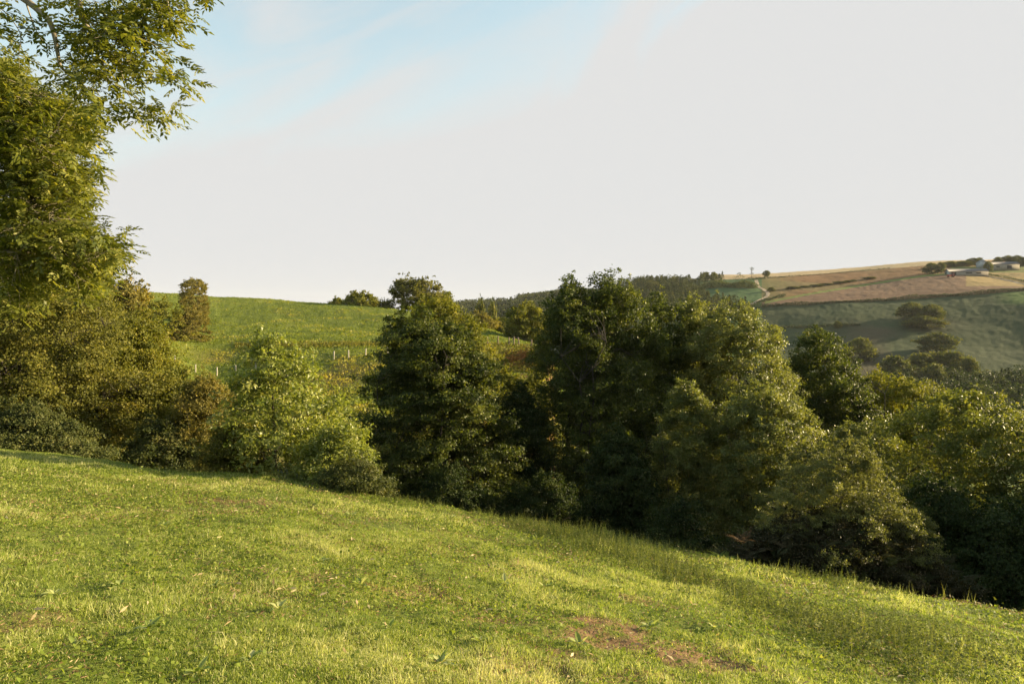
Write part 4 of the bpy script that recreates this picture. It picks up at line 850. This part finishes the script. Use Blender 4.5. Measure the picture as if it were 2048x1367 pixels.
# ------------------------------------------------------------------ far country
def depth_at(px, py, lo=300, hi=900):
    D = np.linspace(lo, hi, 600); x = (px - 1024) / F * D; z = ground_z(x, D, False); p = HZ - F * (z - EYE) / D; return float(D[np.argmin(np.abs(p - py))])
def proto(kind, seed, n, ls):
    rng = np.random.default_rng(seed)
    rows = {'broad': [(0.16, .25), (.32, .46), (.55, .5), (.75, .42), (.92, .22), (1, .06)], 'round': [(.05, .3), (.2, .46), (.5, .5), (.75, .42), (.93, .2), (1, .05)],
            'cone': [(.06, .3), (.2, .34), (.5, .24), (.8, .1), (1, .02)], 'sparse': [(.30, .22), (.4, .36), (.5, .12), (.72, .1), (.8, .46), (.92, .36), (1, .1)]}[kind]
    K = {'broad': 60, 'round': 55, 'cone': 50, 'sparse': 18}[kind]
    cen, axis = crown_points([(z, 0.0, r_, 0.0) for z, r_ in rows], K, rng, 0.6, 0.2)
    ci = rng.integers(0, K, n); pos = cen[ci] + rng.normal(0, 1, (n, 3)) * (0.075 if kind != 'sparse' else 0.05) * np.array((1, 1, .6))
    V, Fq = kites(pos, rng.normal(0, 1, (n, 3)), np.array((0, 0, .7)) + rng.normal(0, .7, (n, 3)), ls * rng.uniform(.6, 1.3, n), ls * .7 * rng.uniform(.6, 1.3, n))
    tone = np.clip(.45 + rng.normal(0, .15, K)[ci] + rng.normal(0, .15, n), 0, 1)
    tr = [(np.array([(0, 0, -.05), (.01, 0, .3), (0, .01, .85)]), [.03, .022, .006], 6)]
    for k in range(10):
        tr.append((curve(np.array((0.005, 0, .25 + .03 * k)), cen[k], 4, .05, .05, rng), np.linspace(.012, .003, 4), 4))
    Vt, Ft = tubes(tr); return (V, Fq, tone, Vt, Ft)
PROTO = {}
def far_tree(kind, px, D, toppy, wpx, label, name='oak_tree', group=None, mat='far', lift=0.0):
    x = (px - 1024) / F * D; zb = gz(x, D); H = max(EYE + (HZ - toppy) / F * D - zb, 2.0); W = wpx / F * D
    key = (kind, mat)
    if key not in PROTO:
        V, Fq, tn, Vt, Ft = proto(kind, 100 + len(PROTO), {'sparse': 500, 'cone': 1200}.get(kind, 5200), 0.07 if kind != 'sparse' else .05)
        o = thing(name, (0, 0, 0), label, 'tree'); mesh_obj('trunk', Vt, [Ft], BARK, o); mesh_obj('crown', V, [Fq], LM[mat], o, tone=tn); PROTO[key] = o; r_ = o
    else:
        src = PROTO[key]; r_ = src.copy(); col.objects.link(r_); r_.name = name
        for ch in src.children:
            c = ch.copy(); col.objects.link(c); c.parent = r_
    if 'group' in r_: del r_['group']
    r_.location = (x, D, zb); r_.scale = (W / 0.95, W / 0.95, H); r_.rotation_euler = (0, 0, random.uniform(0, 6.28)); r_['label'] = label; r_['category'] = 'bush' if 'bush' in name else 'tree'
    if group: r_['group'] = group
    return r_
far_tree('broad', 1824, depth_at(1824, 640), 607, 44, 'left crown of the pair of round trees in the dark slope', mat='far')
far_tree('broad', 1864, depth_at(1864, 643), 611, 42, 'right crown of the pair of round trees in the dark slope')
far_tree('round', 1847, depth_at(1847, 656), 632, 66, 'dark low thorn bush under the pair of round trees', name='thorn_bush')
far_tree('round', 1720, depth_at(1720, 722), 676, 52, 'lone dark round tree on the slope left of the wide tree')
far_tree('broad', 1874, depth_at(1874, 706), 668, 66, 'wide tree standing alone below the pair of round trees')
for i, (px, D, top, w, lab) in enumerate(((1790, 300, 712, 50, 'leftmost lit crown of the row above the valley wood'), (1842, 295, 706, 58, 'second lit crown of the row above the valley wood'), (1876, 292, 704, 48, 'third lit crown of the row above the valley wood'), (1908, 288, 704, 56, 'fourth lit crown of the row above the valley wood'), (1938, 286, 716, 34, 'small last lit crown at the right of the row above the valley wood'), (1868, 284, 728, 46, 'lower lit crown in front of the row above the valley wood'))):
    far_tree('round', px, depth_at(px, top + 52, 250, 600), top, w, lab, name='oak_tree')
far_tree('round', 1675, depth_at(1675, 655), 642, 14, 'tiny dark bush on the faint hedge line left of the pair of round trees', name='thorn_bush')
far_tree('round', 1545, depth_at(1545, 656), 648, 12, 'tiny dark bush at the left end of the faint hedge line', name='thorn_bush')
far_tree('sparse', 1503, 742, 535, 12, 'thin bare topped pine alone on the skyline above the track', name='pine_tree', mat='conifer')
far_tree('round', 1533, 742, 541, 13, 'small round tree on the skyline just right of the bare topped pine')
far_tree('broad', 1412, 752, 545, 18, 'left tree of the skyline pair at the top of the green field', name='oak_tree')
far_tree('broad', 1427, 750, 545, 15, 'right tree of the skyline pair at the top of the green field')
far_tree('round', 1387, 755, 557, 12, 'low bush on the skyline left of the skyline pair', name='thorn_bush')
# trees about the farm
for i, (px, D, top, w, lab) in enumerate(((1863, 655, 526, 26, 'dense dark tree left of the long shed'), (1880, 650, 526, 18, 'narrow tree touching the left end of the long shed'), (1900, 700, 523, 30, 'tree rising behind the left end of the long shed roof'), (1925, 705, 522, 34, 'tree behind the middle of the long shed roof'), (1945, 715, 517, 26, 'taller tree behind the right end of the long shed roof'),
        (1977, 655, 524, 14, 'small tree between the long shed and the blue walled barn'), (1995, 720, 514, 16, 'tree behind the left end of the blue walled barn'), (2015, 725, 512, 22, 'dark tree behind the middle of the blue walled barn'), (2032, 720, 512, 22, 'dark tree at the right of the blue walled barn'), (2046, 700, 514, 26, 'dark tree at the right edge beside the barns'), (2066, 700, 510, 30, 'dark tree beyond the right edge beside the barns'), (1958, 720, 516, 18, 'tree behind the white gabled house'))):
    far_tree('broad' if i % 3 else 'round', px, D, top, w, lab)
# field hedge bushes along the brown field
for i, (px, top, w, lab) in enumerate(((1585, 578, 26, 'leftmost bush on the grassy strip between the brown fields'), (1608, 574, 20, 'small second bush on the grassy strip'), (1632, 570, 24, 'third bush on the grassy strip between the brown fields'), (1652, 566, 24, 'larger fourth bush on the grassy strip'), (1680, 562, 24, 'tallest bush on the grassy strip between the brown fields'), (1697, 563, 18, 'bush just right of the tallest one on the grassy strip'), (1706, 568, 12, 'tiny bush on the grassy strip'), (1741, 560, 22, 'lone low bush at the right end of the grassy strip'), (1542, 574, 14, 'yellowish bush beside the bend of the pale track'))):
    D = float(np.interp(px, [1540, 1740], [625, 668])); far_tree('round', px, D, top, w, lab, name='hedge_bush')
# skyline trees far beyond the hill brow
for i, (px, top, w, lab) in enumerate(((925, 611, 5, 'tiny far skyline tree nearest the alder top'), (939, 610, 5, 'second tiny far skyline tree'), (951, 610, 6, 'small dark far skyline tree, third from the alder'), (963, 609, 6, 'far skyline tree just left of the largest far one'), (973, 608, 9, 'largest of the tiny far skyline trees'))):
    far_tree('round', px, 1170, top, w, lab)
far_tree('broad', 960, 240, 611, 26, 'dim tree beyond the hill brow between the rusty scrub and the far skyline')
far_tree('broad', 985, 260, 618, 34, 'low dim tree beyond the hill brow left of the rounded golden tree')
far_tree('round', 1005, 150, 636, 30, 'olive bush at the left foot of the rounded golden tree', name='thorn_bush')

def wood(name, label, spots, mat, hh, per, ls, seed, cone=0.3):
    """a far wood that reads as one mass: spots (n,2) x,y"""
    rng = np.random.default_rng(seed); n = len(spots); z = ground_z(spots[:, 0], spots[:, 1]); H = rng.uniform(hh[0], hh[1], n); Wd = H * rng.uniform(.35, .55, n); cn = rng.random(n) < cone; Wd[cn] *= .6
    i = np.repeat(np.arange(n), per); q = rng.random(n * per) ** 0.8; th = rng.uniform(0, 6.283, n * per)
    prof = np.where(cn[i], 1.0 - q, np.sqrt(np.clip(1 - (2 * q - .9) ** 2, 0.02, 1))); rr = Wd[i] * prof * rng.uniform(.6, 1.05, n * per) * (1 + .2 * np.sin(4 * th + i))
    pos = np.stack((spots[i, 0] + rr * np.cos(th), spots[i, 1] + rr * np.sin(th), z[i] + H[i] * (0.12 + .88 * q)), 1)
    V, Fq = kites(pos, rng.normal(0, 1, (n * per, 3)), np.array((0, 0, .6)) + rng.normal(0, .7, (n * per, 3)), ls * rng.uniform(.6, 1.3, n * per), ls * .8 * rng.uniform(.6, 1.3, n * per))
    tn = np.clip(rng.normal(.42, .2, n)[i] + rng.normal(0, .12, n * per), 0, 1)
    t = [(np.array([(spots[k, 0], spots[k, 1], z[k] - .3), (spots[k, 0], spots[k, 1], z[k] + H[k] * .5)]), [.25, .12], 4) for k in range(n)]
    o = mesh_obj(name, V, [Fq], LM[mat], None, tone=tn); tag(o, label, 'wood', kind='stuff')
def scatter(pxr, Dr, n, seed, cond=None):
    rng = np.random.default_rng(seed); px = rng.uniform(*pxr, n); D = rng.uniform(*Dr, n); x = (px - 1024) / F * D; z = ground_z(x, D); py = HZ - F * (z - EYE) / D
    k = cond(px, py, D) if cond else np.ones(n, bool); return np.stack((x, D), 1)[k]
wood('wooded_knoll', 'wooded knoll of mixed conifers and broadleaved trees on the middle distance skyline',
     np.vstack((scatter((1200, 1560), (520, 760), 1500, 1, lambda px, py, D: (px < np.interp(py, [575, 590, 605, 620, 640], [1365, 1400, 1425, 1490, 1510])) ), scatter((1370, 1505), (700, 745), 50, 5, lambda px, py, D: (py > 563) & (py < 577)))), 'conifer', (7, 12), 130, 1.0, 31, 0.55)
wood('far_woodland', 'blue hazed woodland on the furthest ridge left of the tall group', np.vstack((scatter((1035, 1230), (850, 1150), 1200, 2), scatter((890, 1110), (600, 1060), 1200, 3, lambda px, py, D: py > 614))), 'conifer', (9, 15), 60, 1.9, 32, 0.4)
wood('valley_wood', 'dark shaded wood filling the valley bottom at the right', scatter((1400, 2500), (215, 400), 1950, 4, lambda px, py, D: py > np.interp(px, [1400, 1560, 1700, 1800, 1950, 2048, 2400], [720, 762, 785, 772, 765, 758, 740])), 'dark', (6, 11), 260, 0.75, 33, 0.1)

def hedge(pts, label, h, w, n, mat='far', seed=0, ls=0.6):
    rng = np.random.default_rng(seed); P_ = np.array([((px - 1024) / F * D, D) for px, D in pts]); seg = np.concatenate(([0], np.cumsum(np.linalg.norm(np.diff(P_, axis=0), axis=1))))
    s = rng.uniform(0, seg[-1], n); x = np.interp(s, seg, P_[:, 0]); y = np.interp(s, seg, P_[:, 1]); hv = h * (0.45 + 1.1 * vnoise(s, s * 0 + seed, .06)) 
    x = x + rng.normal(0, w * .4, n); y = y + rng.normal(0, w * .4, n); z = ground_z(x, y) + rng.random(n) * hv
    V, Fq = kites(np.stack((x, y, z), 1), rng.normal(0, 1, (n, 3)), np.array((0, 0, .6)) + rng.normal(0, .7, (n, 3)), ls * rng.uniform(.6, 1.3, n), ls * .8 * rng.uniform(.6, 1.3, n))
    tag(mesh_obj('field_hedge', V, [Fq], LM[mat], None, tone=np.clip(rng.normal(.35, .2, n), 0, 1)), label, 'hedge')
hp = lambda pts: [(px, depth_at(px, py)) for px, py in pts]
hedge(hp([(1470, 616), (1560, 612), (1620, 609), (1700, 604), (1780, 600), (1850, 596), (1950, 589), (2048, 581), (2150, 573)]), 'dark low hedge between the ploughed field and the shaded green slope', 2.2, 2.0, 16000, 'dark', 1)
hedge(hp([(1505, 557.5), (1560, 554.5), (1620, 550), (1700, 544), (1780, 537)]), 'thin hedge under the pale skyline stubble', 1.2, 1.0, 2500, 'dark', 2)
hedge(hp([(1395, 577), (1440, 574), (1480, 575), (1512, 576)]), 'thick dark hedge across the top of the small green field', 5.0, 5.0, 5000, 'far', 3, 1.0)
hedge(hp([(1480, 563), (1512, 559), (1530, 557)]), 'dark gate end of hedge by the skyline pine', 2.4, 1.5, 900, 'dark', 4)
hedge(hp([(1500, 612), (1520, 606), (1545, 598), (1570, 592)]), 'short dark hedge climbing beside the pale track', 2.0, 1.5, 1800, 'dark', 5)
hedge(hp([(1540, 654), (1600, 655), (1680, 652), (1720, 651)]), 'faint hedge line low on the shaded green slope', 1.6, 1.5, 2200, 'dark', 6)
hedge(hp([(1945, 541), (1975, 549), (2010, 556), (2048, 563), (2090, 570)]), 'dark hedge running down right from the long shed', 2.0, 1.5, 2600, 'dark', 7)
def ribbon(name, pts, w, mat, label):
    P_ = np.array([((px - 1024) / F * D, D) for px, D in pts]); t = np.linspace(0, 1, len(P_)); tt = np.linspace(0, 1, 80)
    Q = np.stack([pchip(t, P_[:, i], tt) for i in range(2)], 1); d = nrm(np.gradient(Q, axis=0)); s = np.stack((-d[:, 1], d[:, 0]), 1) * w / 2
    rows = [Q + s * k for k in (-1, -.33, .33, 1)]; V = np.stack([np.column_stack((r_, ground_z(r_[:, 0], r_[:, 1]) + .12)) for r_ in rows], 1).reshape(-1, 3)
    i = np.arange(79)[:, None] * 4; j = np.arange(3)[None]; q = np.stack((i + j, i + j + 1, i + j + 5, i + j + 4), -1).reshape(-1, 4)
    tag(mesh_obj(name, V, [q], mat, None, smooth=True), label, 'track', kind='structure')
TR = plain_mat('pale_earth', (0.36, 0.27, 0.17), 0.95, (0.26, 0.19, 0.12), 0.4)
ribbon('track', hp([(1512, 559), (1514, 566), (1517, 573), (1528, 579), (1536, 586), (1532, 593), (1520, 600), (1506, 606), (1492, 611)]), 3.4, TR, 'pale earth track winding down between the fields')
ribbon('farm_lane', hp([(1925, 546), (1960, 549), (1990, 555), (2020, 562), (2060, 571)]), 3.5, plain_mat('lane_asphalt', (0.07, 0.065, 0.06), 0.9), 'dark farm lane running right from the long shed')

# ------------------------------------------------------------------ farm
WHITE = plain_mat('pale_sheeting', (0.36, 0.39, 0.39), 0.7, (0.27, 0.29, 0.30), 0.8)
BLUEW = plain_mat('blue_sheeting', (0.20, 0.30, 0.42), 0.6, (0.15, 0.24, 0.36), 0.8)
ROOF = plain_mat('slate_grey_roof', (0.13, 0.12, 0.12), 0.7, (0.09, 0.085, 0.09), 0.8)
STONE = plain_mat('render_wall', (0.30, 0.27, 0.21), 0.9, (0.23, 0.20, 0.16), 0.8)
DARK = plain_mat('dark_opening', (0.02, 0.02, 0.022), 0.9, (0.012, 0.012, 0.012), 1)
def boxm(x0, x1, y0, y1, z0, z1):
    V = np.array([(x, y, z) for z in (z0, z1) for x, y in ((x0, y0), (x1, y0), (x1, y1), (x0, y1))], float)
    return V, np.array([(0, 3, 2, 1), (4, 5, 6, 7), (0, 1, 5, 4), (1, 2, 6, 5), (2, 3, 7, 6), (3, 0, 4, 7)])
def join(parts):
    Vs, Fs, o = [], [], 0
    for V, Fq in parts: Vs.append(V); Fs.append(Fq + o); o += len(V)
    return np.vstack(Vs), np.vstack(Fs)
def building(name, px, D, yaw, Lx, Wy, hw, hr, wall, gable, label, cat, doors=(), wins=()):
    x = (px - 1024) / F * D; z = gz(x, D); o = thing(name, (x, D, z), label, cat); o.rotation_euler = (0, 0, R(yaw))
    a, b = Lx / 2, Wy / 2
    # long walls
    V, Fq = join([boxm(-a, a, -b, -b + .3, -1.5, hw), boxm(-a, a, b - .3, b, -1.5, hw)]); mesh_obj('wall', V, [Fq], wall, o)
    g = []
    for s in (-1, 1):
        x0 = s * a - s * .01; x1 = x0 - s * .3
        V = np.array([(xx, yy, zz_) for xx in (x0, x1) for yy, zz_ in ((-b + .302, -1.5), (b - .302, -1.5), (b - .302, hw), (0, hw + hr - .1), (-b + .302, hw))], float)
        me = mesh_obj('gable', V, [np.array([(0, 1, 2, 3, 4), (9, 8, 7, 6, 5)]), np.array([(0, 5, 6, 1), (1, 6, 7, 2), (2, 7, 8, 3), (3, 8, 9, 4), (4, 9, 5, 0)])], gable, o)
    V = np.array([(xx, yy, zz_) for xx in (-a - .5, a + .5) for yy, zz_ in ((-b - .5, hw - .2), (0, hw + hr), (b + .5, hw - .2), (b + .5, hw), (0, hw + hr + .22), (-b - .5, hw))], float)
    mesh_obj('roof', V, [np.array([(0, 1, 2, 3, 4, 5), (11, 10, 9, 8, 7, 6)]), np.array([(k, (k + 1) % 6, (k + 1) % 6 + 6, k + 6) for k in range(6)])], ROOF, o)
    for (side, c, w, h) in doors:
        if side == 'L': V, Fq = boxm(-a - .06, -a + .05, c - w / 2, c + w / 2, -.1, h)
        else: V, Fq = boxm(c - w / 2, c + w / 2, -b - .06, -b + .05, -.1, h)
        mesh_obj('door', V, [Fq], DARK, o)
    for (c, w, z0, z1) in wins:
        V, Fq = boxm(c - w / 2, c + w / 2, -b - .05, -b + .05, z0, z1); mesh_obj('window', V, [Fq], DARK, o)
    return o
building('long_shed', 1932, 640, -14, 32, 13, 3.4, 2.4, STONE, WHITE, 'long low farm shed with pale gable end and dark opening on the ridge', 'shed', doors=[('F', -12.5, 4.0, 3.0), ('L', 2.5, 3.2, 2.8)], wins=[(0, 5, 1.4, 2.4), (8, 4, 1.4, 2.4)])
building('farmhouse', 1962, 690, 60, 11, 8, 5.5, 2.6, WHITE, WHITE, 'white gabled farmhouse rising behind the right end of the long shed', 'house', wins=[(-3, 1, 3.4, 4.6), (0, 1, 3.4, 4.6), (3, 1, 3.4, 4.6), (-2, 1, 1, 2.2)])
building('blue_barn', 2003, 675, -10, 26, 12, 4.6, 2.4, STONE, BLUEW, 'barn with blue end wall and slate grey roof right of the farmhouse', 'barn', doors=[('F', 4, 4, 3.4)], wins=[(-6, 3, 1.6, 2.8)])
def tractor():
    RED = plain_mat('red_paint', (0.62, 0.07, 0.03), 0.35, (0.5, 0.05, 0.025), 1); TY = plain_mat('tyre', (0.02, 0.02, 0.02), 0.9)
    GL = plain_mat('cab_glass', (0.05, 0.07, 0.08), 0.1, (0.04, 0.05, 0.06), 1)
    px, D = 1902, 622; x = (px - 1024) / F * D; z = gz(x, D) + .1; o = thing('tractor', (x, D, z), 'red tractor parked in front of the pale gable end of the long shed', 'tractor'); o.rotation_euler = (0, 0, R(160)); o.scale = (1.3,) * 3
    V, Fq = join([boxm(-.2, 2.3, -.45, .45, .8, 1.6), boxm(-1.6, -.2, -.6, .6, .7, 1.5), boxm(-1.9, -.6, -1.1, -.62, 1.55, 1.75), boxm(-1.9, -.6, .62, 1.1, 1.55, 1.75)]); mesh_obj('body', V, [Fq], RED, o)
    V, Fq = boxm(-1.5, -.22, -.58, .58, 1.502, 2.5); mesh_obj('cab', V, [Fq], GL, o); V, Fq = boxm(-1.6, -.12, -.68, .68, 2.505, 2.62); mesh_obj('cab_roof', V, [Fq], RED, o)
    for (wx, wy, r_, w) in ((-1.2, -.95, .85, .4), (-1.2, .95, .85, .4), (1.7, -.75, .5, .3), (1.7, .75, .5, .3)):
        V, Fq = tubes([(np.array([(wx, wy - w / 2, r_), (wx, wy - w / 2 + .01, r_), (wx, wy + w / 2 - .01, r_), (wx, wy + w / 2, r_)]), [r_ * .5, r_, r_, r_ * .5], 16)]); mesh_obj('wheel', V, [Fq], TY, o)
    V, Fq = tubes([(np.array([(1.2, .2, 1.5), (1.2, .2, 2.3)]), [.05, .05], 6)]); mesh_obj('exhaust', V, [Fq], TY, o)
tractor()

# ------------------------------------------------------------------ haze
def haze():
    V, Fq = boxm(-4200, 4200, -4200, 4200, -120, 130)
    m, t = new_mat('haze_air'); v = N(t, 'ShaderNodeVolumePrincipled'); v.inputs['Color'].default_value = (0.86, 0.88, 0.92, 1); v.inputs['Density'].default_value = HAZE_D; v.inputs['Anisotropy'].default_value = 0.0
    o = N(t, 'ShaderNodeOutputMaterial'); L(t, v.outputs[0], o.inputs[1])
    tag(mesh_obj('haze', V, [Fq], m), 'thin evening haze over the valley', 'haze', kind='stuff')
HAZE_D = 0.00005
haze()
